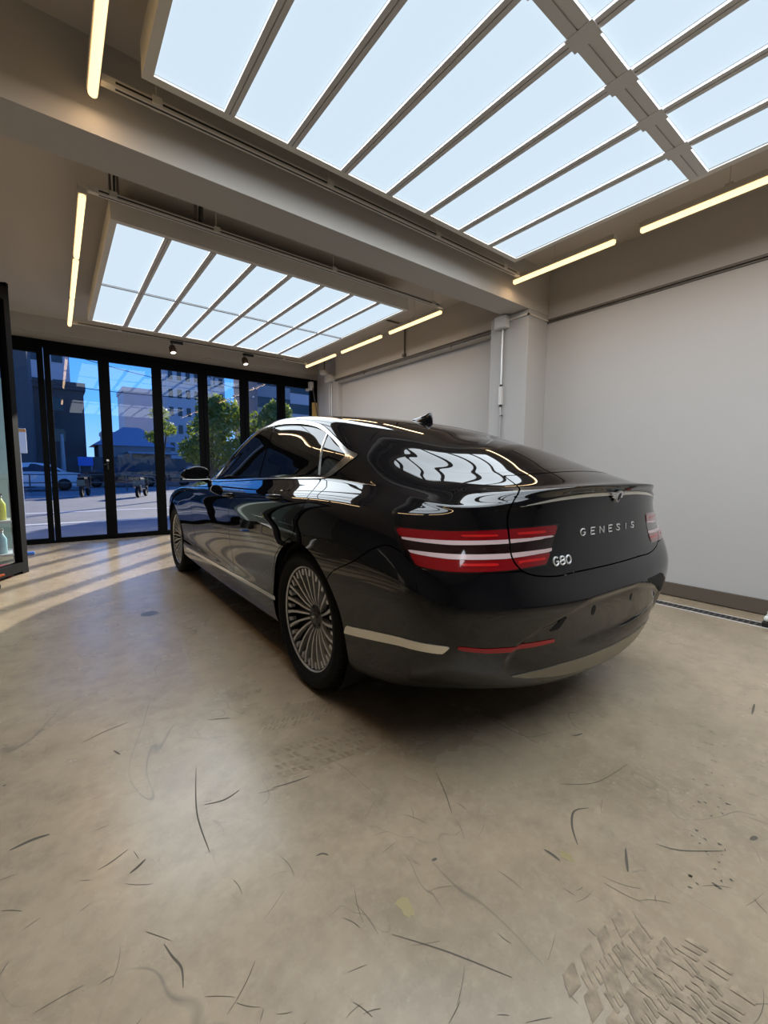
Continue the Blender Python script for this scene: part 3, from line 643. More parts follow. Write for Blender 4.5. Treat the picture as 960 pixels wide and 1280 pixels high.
class Shell:
    def __init__(s):
        s.P = Pg.reshape(-1, 3).copy(); s.N = Nm.reshape(-1, 3).copy()
        s.U = np.repeat(Ug, NS); s.S = np.tile(SG, NT)
        i = np.arange(NT-1)[:, None]*NS+np.arange(NS-1)[None]
        q = np.stack([i, i+NS, i+NS+1, i+1], -1).reshape(-1, 4)
        mid = q[(NT//2)*(NS-1)+NS//3]; a = s.P[mid]
        if np.dot(np.cross(a[1]-a[0], a[2]-a[0]), s.N[mid[0]]) < 0: q = q[:, ::-1]
        a = s.P[q]; ar = np.linalg.norm(np.cross(a[:, 2]-a[:, 0], a[:, 3]-a[:, 1]), axis=1)
        s.faces = [tuple(f) for f in q[ar > 1e-9].tolist()]
    def split(s, faces, fn):
        """cuts faces along fn = 0; returns (fn < 0, fn >= 0)"""
        val = fn(s); val = np.where(np.abs(val) < 1e-5, 1e-5, val); vl = val.tolist()
        neg, posi = [], []; new = {}; nP, nN, nU, nS = [], [], [], []; base = len(s.P)
        for f in faces:
            sg_ = [vl[i] < 0 for i in f]
            if all(sg_): neg.append(f); continue
            if not any(sg_): posi.append(f); continue
            a, b = [], []; n = len(f)
            for k in range(n):
                i, j = f[k], f[(k+1) % n]
                (a if sg_[k] else b).append(i)
                if sg_[k] != sg_[(k+1) % n]:
                    key = (i, j) if i < j else (j, i)
                    v = new.get(key)
                    if v is None:
                        p, q = key; t = vl[p]/(vl[p]-vl[q]); v = base+len(nP); new[key] = v
                        nP.append(s.P[p]*(1-t)+s.P[q]*t); m_ = s.N[p]*(1-t)+s.N[q]*t; nN.append(m_/np.linalg.norm(m_)); nU.append(s.U[p]*(1-t)+s.U[q]*t); nS.append(s.S[p]*(1-t)+s.S[q]*t)
                    a.append(v); b.append(v)
            if len(a) > 2: neg.append(tuple(a))
            if len(b) > 2: posi.append(tuple(b))
        if nP:
            s.P = np.concatenate([s.P, nP]); s.N = np.concatenate([s.N, nN]); s.U = np.concatenate([s.U, nU]); s.S = np.concatenate([s.S, nS])
        return neg, posi
    def build(s, name, faces, m, parent, side=0, off=0.0, flange=.012, smooth=True):
        """side -1: left only, +1: right only, 0: both halves joined"""
        idx = sorted({i for f in faces for i in f}); mp = {i: k for k, i in enumerate(idx)}; n = len(idx)
        P = s.P[idx]+s.N[idx]*off; N = s.N[idx]
        F = [tuple(mp[i] for i in f) for f in faces]
        ec = {}
        for f in F:
            for k in range(len(f)):
                e_ = (f[k], f[(k+1) % len(f)]); ec[e_] = 1
        bnd = [e_ for e_ in ec if (e_[1], e_[0]) not in ec and not (abs(P[e_[0]][0]) < 2e-3 and abs(P[e_[1]][0]) < 2e-3)]
        V, NV, FF = [P], [N], list(F)
        if flange > 0 and bnd:
            A = np.array([e_[0] for e_ in bnd]); B = np.array([e_[1] for e_ in bnd]); k0 = n
            d = P[B]-P[A]; o = np.cross(d, N[A]); ln = np.linalg.norm(o, axis=1, keepdims=True)+1e-12; o = o/ln
            # which way is out of the panel is fixed by the face winding
            acc = np.zeros((n, 3)); np.add.at(acc, A, o); np.add.at(acc, B, o); vid = sorted(set(A.tolist()) | set(B.tolist())); vm = {v: k for k, v in enumerate(vid)}
            av = acc[vid]; av /= np.linalg.norm(av, axis=1, keepdims=True)+1e-12
            V += [P[vid], P[vid]-N[vid]*flange]; NV += [av, av]; q = len(vid)
            for a, b in bnd: FF.append((n+vm[b], n+vm[a], n+q+vm[a], n+q+vm[b]))
        V = np.concatenate(V); NV = np.concatenate(NV)
        Vs, Ns, Fs = [], [], []; o = 0
        mir = np.array([-1., 1, 1])
        # orientation of the raw faces against the stored normals
        f0 = F[len(F)//2]; c = np.cross(P[f0[1]]-P[f0[0]], P[f0[2]]-P[f0[0]]); flip = np.dot(c, N[f0[0]]) < 0
        for sd in ((-1, 1) if side == 0 else (side,)):
            if sd == 1: Vs.append(V); Ns.append(NV)
            else: Vs.append(V*mir); Ns.append(NV*mir)
            rev = flip != (sd == -1)
            Fs += [tuple(i+o for i in (f[::-1] if rev else f)) for f in FF]; o += len(V)
        Vs = np.concatenate(Vs); Ns = np.concatenate(Ns)
        me = bpy.data.meshes.new(name); me.from_pydata(Vs.tolist(), [], Fs)
        me.polygons.foreach_set('use_smooth', [True]*len(me.polygons)); me.update()
        me.normals_split_custom_set_from_vertices(Ns.tolist())
        ob = bpy.data.objects.new(name, me); C.objects.link(ob); me.materials.append(m); ob.parent = parent
        return ob
sh = Shell()
G = .0028
def yz(poly): return lambda s: sdf(poly, s.P[:, 1], s.P[:, 2])
def us(poly):
    q = [(u, v*S_) for u, v in poly]; return lambda s: sdf(q, s.U, s.S*S_)
def cut(faces, fn, gap=G):
    """returns inside, outside with a shut line of 2*gap left open between them"""
    a, r = sh.split(faces, lambda s: fn(s)+gap); _, b = sh.split(r, lambda s: fn(s)-gap); return a, b
def both(name, faces, m, par=car, **k):
    l = sh.build(name, faces, m, par, -1, **k); r = sh.build(name, faces, m, par, 1, **k); return l, r

WBASE, TYR, ARCH = 3.14, .356, .395
F = sh.faces
for yc, zc in ((0.0, .362), (WBASE, .362)):
    _, F = sh.split(F, lambda s: np.where(s.P[:, 0] > .45, np.hypot(s.P[:, 1]-yc-(-.012 if yc == 0 else 0), s.P[:, 2]-zc)-ARCH, 1.0))
# ---- side windows
DLO_O = smooth_poly([(2.26,1.003),(2.05,1.103),(1.78,1.246),(1.50,1.367),(1.28,1.426),(1.04,1.446),(.80,1.443),(.56,1.423),(.335,1.380),(.11,1.296),(-.08,1.222),(-.185,1.192),(-.19,1.176),(-.12,1.128),(-.055,1.093),(.0,1.076),(.09,1.066),(.40,1.058),(.70,1.050),(1.04,1.040),(1.45,1.024),(1.85,1.010)], 6, (0, 11, 12))
DLO_I = smooth_poly([(2.16,1.026),(2.02,1.095),(1.76,1.235),(1.49,1.352),(1.28,1.408),(1.04,1.427),(.80,1.422),(.56,1.400),(.34,1.360),(.14,1.292),(-.02,1.225),(-.098,1.190),(-.10,1.178),(-.06,1.146),(.005,1.100),(.045,1.086),(.12,1.080),(.40,1.071),(.70,1.063),(1.04,1.053),(1.45,1.037),(1.85,1.026)], 6, (0, 11, 12))
gate = lambda fn: (lambda s: np.where((s.P[:, 0] > .45) & (s.P[:, 2] > .95), fn(s), 1.0))
D, F = cut(F, gate(yz(DLO_O)), .0022)
Gl, Ch = sh.split(D, yz(DLO_I))
both('window_surround', Ch, M_chrome, off=.004, flange=.010)
pf = lambda s: s.P[:, 1]-1.045-(s.P[:, 2]-1.2)*.02
a_, r_ = sh.split(Gl, lambda s: pf(s)+.030); Bp, b_ = sh.split(r_, lambda s: pf(s)-.030); Gl2 = a_+b_
both('pillar_trim', Bp, M_tint, off=-.002, flange=.006)
gf, gr = sh.split(Gl2, lambda s: 1.045-s.P[:, 1])
both('front_door_window', gf, M_tint, off=-.006, flange=.0)
cl = lambda s: s.P[:, 1]-(.115+(s.P[:, 2]-1.08)*.42)
gq, gd = cut(gr, cl, .004)
both('quarter_window', gq, M_tint, off=-.006, flange=0); both('rear_door_window', gd, M_tint, off=-.006, flange=0)
div = sh.split(sh.split(gr, lambda s: cl(s)-.0055)[0], lambda s: cl(s)+.0055)[1]
div = sh.split(sh.split(div, lambda s: s.P[:, 2]-1.36)[0], lambda s: s.P[:, 2]-1.088)[1]
both('window_divider', div, M_chrome, off=-.001, flange=.004)
# ---- windscreen, rear window
railS = 143.6
wsf = lambda s: np.maximum(np.maximum((railS+1.5-s.S)*S_, 1.30-.10*(s.P[:, 0]/.6)**2-s.P[:, 1]), 0*s.U-1)
Wd, F = cut(F, wsf); sh.build('windscreen', Wd, M_tint, car, 0, off=-.002)
rwf = lambda s: np.maximum((railS-2.0-s.S)*S_, s.P[:, 1]-(.02-.16*(s.P[:, 0]/.6)**2))
Rw, F = cut(F, rwf, .0016); sh.build('rear_window', Rw, M_tint, car, 0, off=-.0008, flange=.006)
# ---- boot lid
BOOT = smooth_poly([(-.6,64.2),(0,64.2),(.26,64),(.39,63.4),(.50,64.6),(.562,67),(.600,71.5),(.610,78),(.620,86),(.622,95),(.612,106),(.585,122),(.555,138.6),(-.6,138.6)], 6, (0, 12, 13))
bootf = us(BOOT)
Bt, F = cut(F, bootf, .0036); boot = sh.build('boot_lid', Bt, M_paint, car, 0)
# ---- bonnet
uA = T2U(3.25); uB = T2U(1.15)
BON = [(uA, 101.6), (T2U(2.6), 101.2), (T2U(2.0), 101), (T2U(1.5), 100), (uB, 97), (T2U(.7), 94), (T2U(0)+.0, 93), (T2U(0)+1, 93), (T2U(0)+1, 141.5), (uA, 141.5)]
bonf = us(BON)
Bn, F = cut(F, bonf); sh.build('bonnet', Bn, M_paint, car, 0)
# ---- bumpers
RB = smooth_poly([(-1,-3),(-1,66.0),(0,66),(.60,66.6),(.83,66.4),(.945,66.8),(1.0,70.5),(1.07,72.5),(1.16,69),(1.27,61.5),(1.45,50),(1.50,30),(1.50,-3)], 4, (0,1,12,11))
Rb, F = cut(F, us(RB)); 
lowS = lambda s: (s.S-(15.5+2.0*np.clip((s.U-.3)/.6, 0, 1)))*S_
valv, Rb = sh.split(Rb, lowS)
bumper = sh.build('rear_bumper', Rb, M_paint, car, 0, flange=.014); sh.build('rear_valance', valv, M_valance, car, 0)
uF = T2U(1.55)
FB = [(uF, -3), (uF, 84), (T2U(1.0), 93.2), (T2U(.7), 93.4), (T2U(0)+1, 92.5), (T2U(0)+1, -3)]
Fb, F = cut(F, us(FB))
grl, Fb = sh.split(Fb, us([(T2U(.45), 40), (T2U(.35), 62), (T2U(.3), 78), (T2U(0)+1, 80), (T2U(0)+1, 33), (T2U(.25), 34)]))
sh.build('front_bumper', Fb, M_paint, car, 0); sh.build('grille', grl, M_valance, car, 0, off=-.012)
# ---- sills, doors, wings
sill = lambda s: s.P[:, 2]-(.335+.012*np.clip(1.2-s.P[:, 1], 0, 1)+.0*s.P[:, 0])
S1, F2 = sh.split(F, lambda s: np.where((s.P[:, 1] > .30) & (s.P[:, 1] < 2.80) & (s.S < 60), sill(s), 1.0))
both('sill', S1, M_paint)
side_lo = .2
FG = [(2.275, .2), (2.275, .48), (2.297, .72), (2.313, .91), (2.30, .97), (2.24, 1.0), (2.26, 1.6), (5, 1.6), (5, .2)]      # wing: ahead of the front door
Fw, R_ = cut(F2, lambda s: np.where((s.P[:, 0] > .35), np.maximum(sdf(FG, s.P[:, 1], s.P[:, 2]), (s.S-101.8)*S_), 1.0))
both('front_wing', Fw, M_paint)
bl = [(1.105, .30), (1.155, .46), (1.17, .60), (1.155, .80), (1.09, .95), (1.045, 1.06), (1.045, 1.7)]
bx, bz = np.array([p[0] for p in bl]), np.array([p[1] for p in bl])
yB = lambda z: np.interp(z, bz, bx)
DOORF = [(yB(z), z) for z in np.linspace(.3, 1.053, 16)]+[(1.45,1.031),(1.85,1.017),(2.235,1.0),(2.297,.97),(2.313,.91),(2.297,.72),(2.275,.48),(2.275,.3)]
sidegate = lambda fn: (lambda s: np.where((s.P[:, 0] > .45) & (s.S < 104), fn(s), 1.0))
Df, R_ = cut(R_, sidegate(yz(DOORF)))
DOORR = [(yB(z), z) for z in np.linspace(1.053, .3, 16)]+[(.39,.30),(.37,.52),(.30,.64),(.17,.73),(.045,.785),(.0,.87),(-.026,.947),(.0,1.01),(.055,1.06),(.09,1.068),(.40,1.062),(.70,1.055)]
Dr, R_ = cut(R_, sidegate(yz(DOORR)))
dF = both('front_door', Df, M_paint); dR = both('rear_door', Dr, M_paint)
# fuel flap is on the other side; what is left is roof, pillars and quarter panels in one pressing
sh.build('body_shell', R_, M_paint, car, 0, flange=.014)

# ---- lamps and strips that follow the body surface
ALL = Shell()
def patch(poly, fn=us, off=.003, flange=.003, name='strip', m=M_chrome, par=car, side=-1, k=1, corners=(), extra=None):
    q = smooth_poly(poly, k, corners) if k > 1 else poly
    f, _ = ALL.split(ALL.faces, fn(q))
    if extra is not None:        # leave the shut line of another panel open
        a_, r_ = ALL.split(f, lambda s: extra(s)+.0038); _, b_ = ALL.split(r_, lambda s: extra(s)-.0038); f = a_+b_
    return ALL.build(name, f, m, par, side, off=off, flange=flange)
redU = [(.380,83.4),(.62,82.4),(.83,81.2),(1.04,80.6),(1.017,77.0),(.83,77.6),(.62,78.3),(.392,79.2)]
whU = [(.392,79.2),(.62,78.3),(.83,77.6),(1.017,77.0),(1.007,76.0),(.83,75.9),(.62,76.7),(.400,78.3)]
whL = [(.406,74.2),(.62,73.1),(.83,72.6),(.985,72.4),(.975,71.3),(.83,70.8),(.62,71.2),(.414,72.8)]
redL = [(.414,72.6),(.62,71.1),(.83,70.7),(.975,71.3),(.945,67.0),(.83,66.6),(.62,67.2),(.446,68.4)]
HULL = [(.372,83.9),(.62,82.9),(.83,81.7),(1.055,81.1),(.95,66.4),(.83,66.1),(.62,66.7),(.436,67.9)]
def inset(poly, a, b, t0, t1):
    """thin inner bar running inside a band polygon (4 top points, 4 bottom points reversed)"""
    top = np.array(poly[:4]); bot = np.array(poly[4:][::-1]); mk = lambda w: top*(1-w)+bot*w
    A_, B_ = mk(a), mk(b)
    def clip(L):
        u = np.linspace(t0, t1, 7); return [(x, float(np.interp(x, L[:, 0], L[:, 1]))) for x in u]
    return clip(A_)+clip(B_)[::-1]
for sd in (-1, 1):
    hull = patch(HULL, name='tail_lamp', m=M_lampdk, side=sd, off=.0012, flange=.003, extra=bootf)
    hull['label'] = 'left tail lamp: two red bars split by pale strips' if sd < 0 else 'right tail lamp: two red bars split by pale strips'
    for q in (redU, redL): patch(q, name='red_lens', m=M_red, par=hull, side=sd, off=.0028, flange=.002, extra=bootf)
    for q in (whU, whL):
        o = patch(q, name='light_strip', m=M_bar, par=hull, side=sd, off=.0034, flange=.002, extra=bootf); o['label'] = 'pale strip of the tail lamp'
    for q, w0, w1 in ((redU, .40, .66), (redL, .30, .56)):
        for t0, t1 in ((.44, .585), (.655, .80)):
            o = patch(inset(q, w0, w1, t0, t1), name='inner_light', m=M_redlit, par=hull, side=sd, off=.0040, flange=.001)
    o = patch([(1.345,32.4),(1.18,34.9),(1.033,37.1),(.90,38.3),(.828,38.5),(.856,35.2),(.92,34.8),(1.033,33.7),(1.18,31.2),(1.36,28.2)], name='bumper_side_strip', m=M_strip, side=sd, off=.004, flange=.004)
    o['label'] = 'bright metal strip from the wheel arch to the bumper corner'
    if sd < 0: o = patch([(.806,38.8),(.70,37.0),(.604,36.1),(.49,35.4),(.384,35.1),(.388,33.9),(.49,33.6),(.604,34.2),(.70,35.2),(.806,37.3)], name='reflector', m=M_refl, side=sd, off=.003, flange=.002)
    if sd < 0: o['label'] = 'thin red reflector low on the bumper'
    sills = [(.345,.392),(.7,.384),(1.1,.374),(1.8,.360),(2.62,.345),(2.62,.322),(1.8,.337),(1.1,.350),(.7,.360),(.345,.368)]
    o = patch(sills, fn=lambda q: (lambda s: np.where((s.P[:, 0] > .5) & (s.S < 60), sdf(q, s.P[:, 1], s.P[:, 2]), 1.0)), name='sill_strip', m=M_chrome, side=sd, off=.004, flange=.004)
for sd in (-1, 1):
    for z0, z1 in ((82.6, 84.6), (78.6, 80.6)):
        patch([(T2U(1.75), z0+.6), (T2U(1.2), z0), (T2U(.72), z0-.4), (T2U(.72), z1-.4), (T2U(1.2), z1), (T2U(1.75), z1+.4)], name='head_lamp', m=M_bar, side=sd, off=.003, flange=.003)
ssp = patch([(-.6,98),(0,97.4),(.2,97.0),(.38,95.9),(.608,93.9),(.38,98.6),(.2,101.2),(0,102.2),(-.6,103)], name='spoiler_strip', m=M_strip, par=boot, side=0, off=.003, flange=.003, extra=None)
ssp['label'] = 'bright metal strip under the boot spoiler lip'
lst = patch([(-.6,17.6),(.1,17.6),(.36,18.9),(.52,20.8),(.60,22.8),(.50,24.0),(.36,25.2),(.1,25.8),(-.6,25.8)], name='lower_bumper_strip', m=M_dkmetal, par=bumper, side=0, off=.003, flange=.003)
lst['label'] = 'dull metal strip along the bottom of the bumper'
op = patch([(.432,38.4),(.355,44.4),(.335,44.0),(.372,38.9)], name='bumper_opening', m=M_well, par=bumper, side=-1, off=.0015, flange=.001)
op = patch([(.275,51.2),(.47,50.6),(.53,48.0),(.60,37.0),(.575,36.2)], name='bumper_opening', m=M_well, par=bumper, side=1, off=.0015, flange=.001)
# ---- number plate pocket screw holes (the plate itself is off)
def ysurf(x, z):
    R_ = Pg[Tt > 8.9]; d = (R_[..., 0]-abs(x))**2+(R_[..., 2]-z)**2 + (R_[..., 1] > -.5)*10
    k = np.argsort(d.ravel())[:4]; w = 1/(d.ravel()[k]+1e-7); return float((R_[..., 1].ravel()[k]*w).sum()/w.sum())
def nsurf(x, z):
    h = .02; dx = (ysurf(x+h, z)-ysurf(x-h, z))/(2*h); dz = (ysurf(x, z+h)-ysurf(x, z-h))/(2*h); return Vector((dx, -1, dz)).normalized()
for x, z, r in ((-.165, .555, .017), (.165, .553, .013)):
    n = nsurf(x, z); c = Vector((x, ysurf(x, z), z))+n*.0012; a = n.cross(Vector((0,0,1))).normalized(); b = n.cross(a)
    m = MB(); m.prism([c+a*r*math.cos(t)*.8+b*r*1.3*math.sin(t) for t in np.linspace(0, 2*PI, 16)[:-1]], -n*.004); m.build('screw_hole', M_well, bumper)

# ---- lettering, badge and emblem on the boot
def stroke_letter(nm, strokes, x0, z0, w, h, r, m, par):
    """letter drawn with flat-ended strokes on the boot skin; strokes in a unit box"""
    mb = MB()
    for st in strokes:
        P3 = []
        for i, (a, b) in enumerate(st):
            x, z = x0+a*w, z0+b*h; P3.append(Vector((x, ysurf(x, z), z))+nsurf(x, z)*.0016)
        mb.tube(P3, r, 6)
    return mb.build(nm, m, par)
def arc(cx, cy, rx, ry, a0, a1, n=10): return [(cx+rx*math.cos(math.radians(a0+(a1-a0)*k/n)), cy+ry*math.sin(math.radians(a0+(a1-a0)*k/n))) for k in range(n+1)]
LG = [arc(.5, .5, .5, .5, 50, 325, 14)+[(.95, .46), (.55, .46)]]
LE = [[(0, 0), (0, 1)], [(0, 1), (1, 1)], [(0, .52), (.8, .52)], [(0, 0), (1, 0)]]
LN = [[(0, 0), (0, 1)], [(0, 1), (1, 0)], [(1, 0), (1, 1)]]
LS = [[(.95,.82),(.76,.96),(.42,1),(.12,.87),(.12,.64),(.5,.51),(.88,.38),(.92,.15),(.62,0),(.26,.02),(.03,.17)]]
LI = [[(.5, 0), (.5, 1)]]
L8 = [arc(.5, .75, .40, .25, 0, 360, 14), arc(.5, .26, .48, .26, 0, 360, 14)]
L0 = [arc(.5, .5, .5, .5, 0, 360, 18)]
for i, st in enumerate((LG, LE, LN, LE, LS, LI, LS)):
    w = (.036, .030, .034, .030, .029, .02, .029)[i]; cx = -.217+i*.0715
    stroke_letter('letter', st, cx-w/2, .861, w, .027, .0026, M_letter, boot)
for i, st in enumerate((LG, L8, L0)):
    stroke_letter('model_badge', st, -.408+i*.037, .761, .0285, .031, .0036, M_letter, boot)
# winged shield emblem in the middle of the strip
def emb(pts, h, nm, m, par=boot, o=Vector((0, 0, 0))):
    mb = MB(); f = []
    P3 = []
    for x, z in pts: P3.append(Vector((x, ysurf(x, z)-.006, z)))
    mb.prism(P3, (0, -h, 0)); return mb.build(nm, m, par)
zc = 1.012
e_ = emb([(0, zc-.026), (.014, zc-.016), (.019, zc+.008), (.014, zc+.021), (0, zc+.024), (-.014, zc+.021), (-.019, zc+.008), (-.014, zc-.016)], .010, 'emblem', M_letter)
emb([(0, zc-.019), (.010, zc-.011), (.013, zc+.007), (.009, zc+.015), (0, zc+.017), (-.009, zc+.015), (-.013, zc+.007), (-.010, zc-.011)], .0125, 'emblem_shield', M_rimdk, e_)
for sd in (-1, 1):
    for k in range(3):
        z0 = zc+.014-k*.009; emb([(sd*.018, z0), (sd*(.062-k*.012), z0+.006), (sd*(.066-k*.012), z0+.001), (sd*.018, z0-.006)][::sd], .007, 'emblem_wing', M_letter, e_)

# ---- wheel wells and floor pan
for yc, dy in ((0, -.012), (WBASE, 0)):
    for sd in (-1, 1):
        w = MB(); n = 40; r = ARCH-.001; xo, xi = .905, .60; cz = .362
        ang = [math.radians(-38+256*k/n) for k in range(n+1)]
        o_ = [(sd*xo, yc+dy+r*math.cos(a), cz+r*math.sin(a)) for a in ang]; i_ = [(sd*xi, yc+dy+r*math.cos(a), cz+r*math.sin(a)) for a in ang]
        w.add(o_+i_, [(k, k+1, n+2+k, n+1+k) for k in range(n)], True); w.add(i_+[(sd*xi, yc+dy, .20)], [tuple(range(n+2))])
        w.build('wheel_arch_liner', M_well, car)
bt = Pg[:, 0][::4]; lo = [(x, y, z-.002) for x, y, z in bt]; m = MB()
poly = [(-x, y, z) for x, y, z in lo]+[(x, y, z) for x, y, z in lo[::-1]][1:-1]
mbp = MB(); nn = len(lo)
mbp.add([(-x, y, z) for x, y, z in lo]+list(lo), [(k, k+1, nn+k+1, nn+k) for k in range(nn-1)])
# keep the pan clear of the wheels
keepf = []
for f in mbp.f:
    yy = [mbp.v[i][1] for i in f]
    keepf.append(f)
pan = MB()
for f in keepf:
    pts = [mbp.v[i] for i in f]; ym = sum(p[1] for p in pts)/4
    lim = .60 if (abs(ym+.012) < ARCH or abs(ym-WBASE) < ARCH) else 9
    pan.add([(max(-lim, min(lim, p[0])), p[1], p[2]) for p in pts], [(0,1,2,3)])
pan.build('floor_pan', M_well, car)

# ---- wheels
def wheel_meshes():
    n = 216; prof = []
    W2 = .120; r0 = TYR
    # (radius, x) from the inner bead over the tread to the outer bead; x grows outwards
    prof = [(.262, -.105), (.285, -.118), (.315, -.124), (.338, -.117), (.349, -.106), (.3535, -.094), (r0, -.070), (r0, -.046), (r0-.007, -.043), (r0-.007, -.036), (r0, -.033), (r0, -.006), (r0-.007, -.004), (r0-.007, .004), (r0, .006),
            (r0, .033), (r0-.007, .036), (r0-.007, .043), (r0, .046), (r0, .070), (.3535, .094), (.349, .106), (.338, .117), (.322, .1225), (.320, .1245), (.303, .1245), (.301, .1225), (.285, .118), (.272, .109), (.2665, .099)]
    V, Fc = [], []
    for i, (r, x_) in enumerate(prof):
        for k in range(n):
            a = 2*PI*k/n; rr = r
            if abs(x_) > .045 and r > .34 and k % 3 == 0: rr = r-.006
            V.append((x_, rr*math.cos(a), rr*math.sin(a)))
    for i in range(len(prof)-1):
        for k in range(n): Fc.append((i*n+k, i*n+(k+1) % n, (i+1)*n+(k+1) % n, (i+1)*n+k))
    ty = MB(); ty.add(V, Fc, True)
    rim = MB()
    rim.lathe([(.2605, .098), (.2635, .1035), (.2675, .1045), (.2705, .1015), (.268, .094)], (0,0,0), 'x', 96)
    bar = MB(); bar.lathe([(.2605, .098), (.255, .086), (.246, .06), (.238, -.02), (.235, -.10), (.05, -.10)], (0,0,0), 'x', 64); bar.lathe([(0, .018), (.215, .018), (.238, .03)], (0,0,0), 'x', 64)
    ns = 20
    for k in range(ns):
        a0 = 2*PI*k/ns
        R_ = lambda r, da, x_: (x_, r*math.cos(a0+da), r*math.sin(a0+da))
        # slim twisted blade, fattening towards the lip
        st = [(.056, .052, .0052, .0), (.10, .070, .0050, .010), (.15, .082, .0054, .028), (.20, .090, .0062, .054), (.235, .094, .0076, .080), (.2555, .096, .0085, .096)]
        top, bot = [], []
        v = []
        for r, x_, w, da in st:
            v += [R_(r, da-w/r, x_), R_(r, da+w/r, x_), R_(r, da+w*.55/r, x_-.034), R_(r, da-w*.55/r, x_-.034)]
        f = []
        for i in range(len(st)-1):
            o = i*4
            for q in range(4): f.append((o+q, o+(q+1) % 4, o+4+(q+1) % 4, o+4+q))
        f += [(3,2,1,0), tuple(range(len(v)-4, len(v)))]
        rim.add(v, f)
        # square tab between two blades at the lip
        b0 = .096+PI/ns; v = []
        for r, w in ((.222, .0085), (.2555, .0105)):
            v += [R_(r, b0-w/r, .093), R_(r, b0+w/r, .093), R_(r, b0+w/r, .065), R_(r, b0-w/r, .065)]
        rim.add(v, [(3,2,1,0), (4,5,6,7)]+[(q, (q+1) % 4, 4+(q+1) % 4, 4+q) for q in range(4)])
    hub = MB(); hub.lathe([(.070, .030), (.070, .050), (.060, .058), (.034, .060), (.034, .066), (.030, .070), (0, .070)], (0,0,0), 'x', 40)
    lugs = []
    for k in range(5):
        lug = MB(); lugs.append(lug); a = 2*PI*k/5+.3; lug.lathe([(.0125, .0575), (.0125, .0590), (0, .0590)], (0, .048*math.cos(a), .048*math.sin(a)), 'x', 14)
    cap = MB(); 
    cap.add([(.0705, y_, z_) for y_, z_ in ((-.020,.004),(-.006,.007),(.006,.007),(.020,.004),(.007,-.001),(0,-.010),(-.007,-.001))], [(0,1,2,3,4,5,6)])
    return [ty, rim, bar, hub, cap]+lugs
wm = [b for b in wheel_meshes()]
M_hub = mat('dark_grey_hub', (.10, .10, .105), .4, .5)
w0 = wm[0].build('wheel', M_rub, car)
for b, nm, mm in zip(wm[1:], ('rim', 'rim_barrel', 'hub_cap', 'hub_emblem')+('lug_recess',)*5, (M_rim, M_rimdk, M_hub, M_letter)+(M_well,)*5): b.build(nm, mm, w0)
w0.parent = car
WX = .925-.1245
spots = [(-WX, 0, PI, .35), (-WX, WBASE, PI, 1.1), (WX, 0, 0, .2), (WX, WBASE, 0, .7)]
for i, (x, y, rz, spin) in enumerate(spots):
    o = w0 if i == 0 else copy_tree(w0, car)
    o.location = (x, y, TYR); o.rotation_euler = (spin, 0, rz)

# ---- door mirrors
for sd in (-1, 1):
    mb = bmesh.new(); bmesh.ops.create_uvsphere(mb, u_segments=32, v_segments=20, radius=1)
    for v in mb.verts:
        x_, y_, z_ = v.co
        q = lambda t, p: math.copysign(abs(t)**p, t)
        x_, z_ = q(x_, .8), q(z_, .85); y_ = q(y_, .8)
        if y_ < 0: y_ = max(y_, -.42)
        zz = z_*.068*(1-.28*max(0, x_))-(.014*max(0, x_)); 
        if z_ < 0: zz *= .82
        v.co = Vector((sd*(x_*.122), y_*.085, zz))
    h = MB(); h.bm(mb, True); mir = h.build('door_mirror', M_paint, car, (sd*.935, 2.13, 1.075))
    m = MB(); m.box(-.088*1, -.0372, -.044, .088, -.0362, .040, .0003); g_ = m.build('mirror_glass', M_tint, mir)
    m = MB(); P_ = []
    for k in range(9): 
        t = -1+2*k/8; P_.append((sd*(t*.112), -.034+.0*t, -.048-.004*(1-t*t)))
    m.tube(P_, .0055, 8); s_ = m.build('mirror_strip', M_chrome, mir); s_['label'] = 'thin bright strip under the mirror'
    m = MB(); m.tube([(-sd*.07, .0, -.045), (-sd*.11, .02, -.066), (-sd*.155, .04, -.085)], [.024, .020, .026], 12); m.build('mirror_foot', M_paint, mir)
# ---- door handles
for sd in (-1, 1):
    for (ya, za, yb, zb), dd2 in (((1.30, .930, 1.125, .937), dF), ((.465, .960, .285, .966), dR)):
        par = dd2[0 if sd < 0 else 1]
        def sp(y, z):
            R_ = Pg[(Tt > 3) & (Tt < 9)]; d = (R_[..., 1]-y)**2+(R_[..., 2]-z)**2+(R_[..., 0] < .5)*9; return R_[..., 0].ravel()[np.argmin(d)]
        pts = []
        for k in range(11):
            t = k/10; y = ya+(yb-ya)*t; z = za+(zb-za)*t; b_ = math.sin(PI*t)**.35 if 0 < t < 1 else 0
            pts.append((sd*(sp(y, z)+.004+.022*b_), y, z))
        m = MB(); m.tube(pts, [.010]+[.013]*9+[.010], 12); o = m.build('door_handle', M_paint, par)
        m = MB(); m.tube([(p[0]+sd*.006, p[1], p[2]+.0105) for p in pts[1:-1]], .0028, 6); o2 = m.build('handle_trim', M_chrome, o)
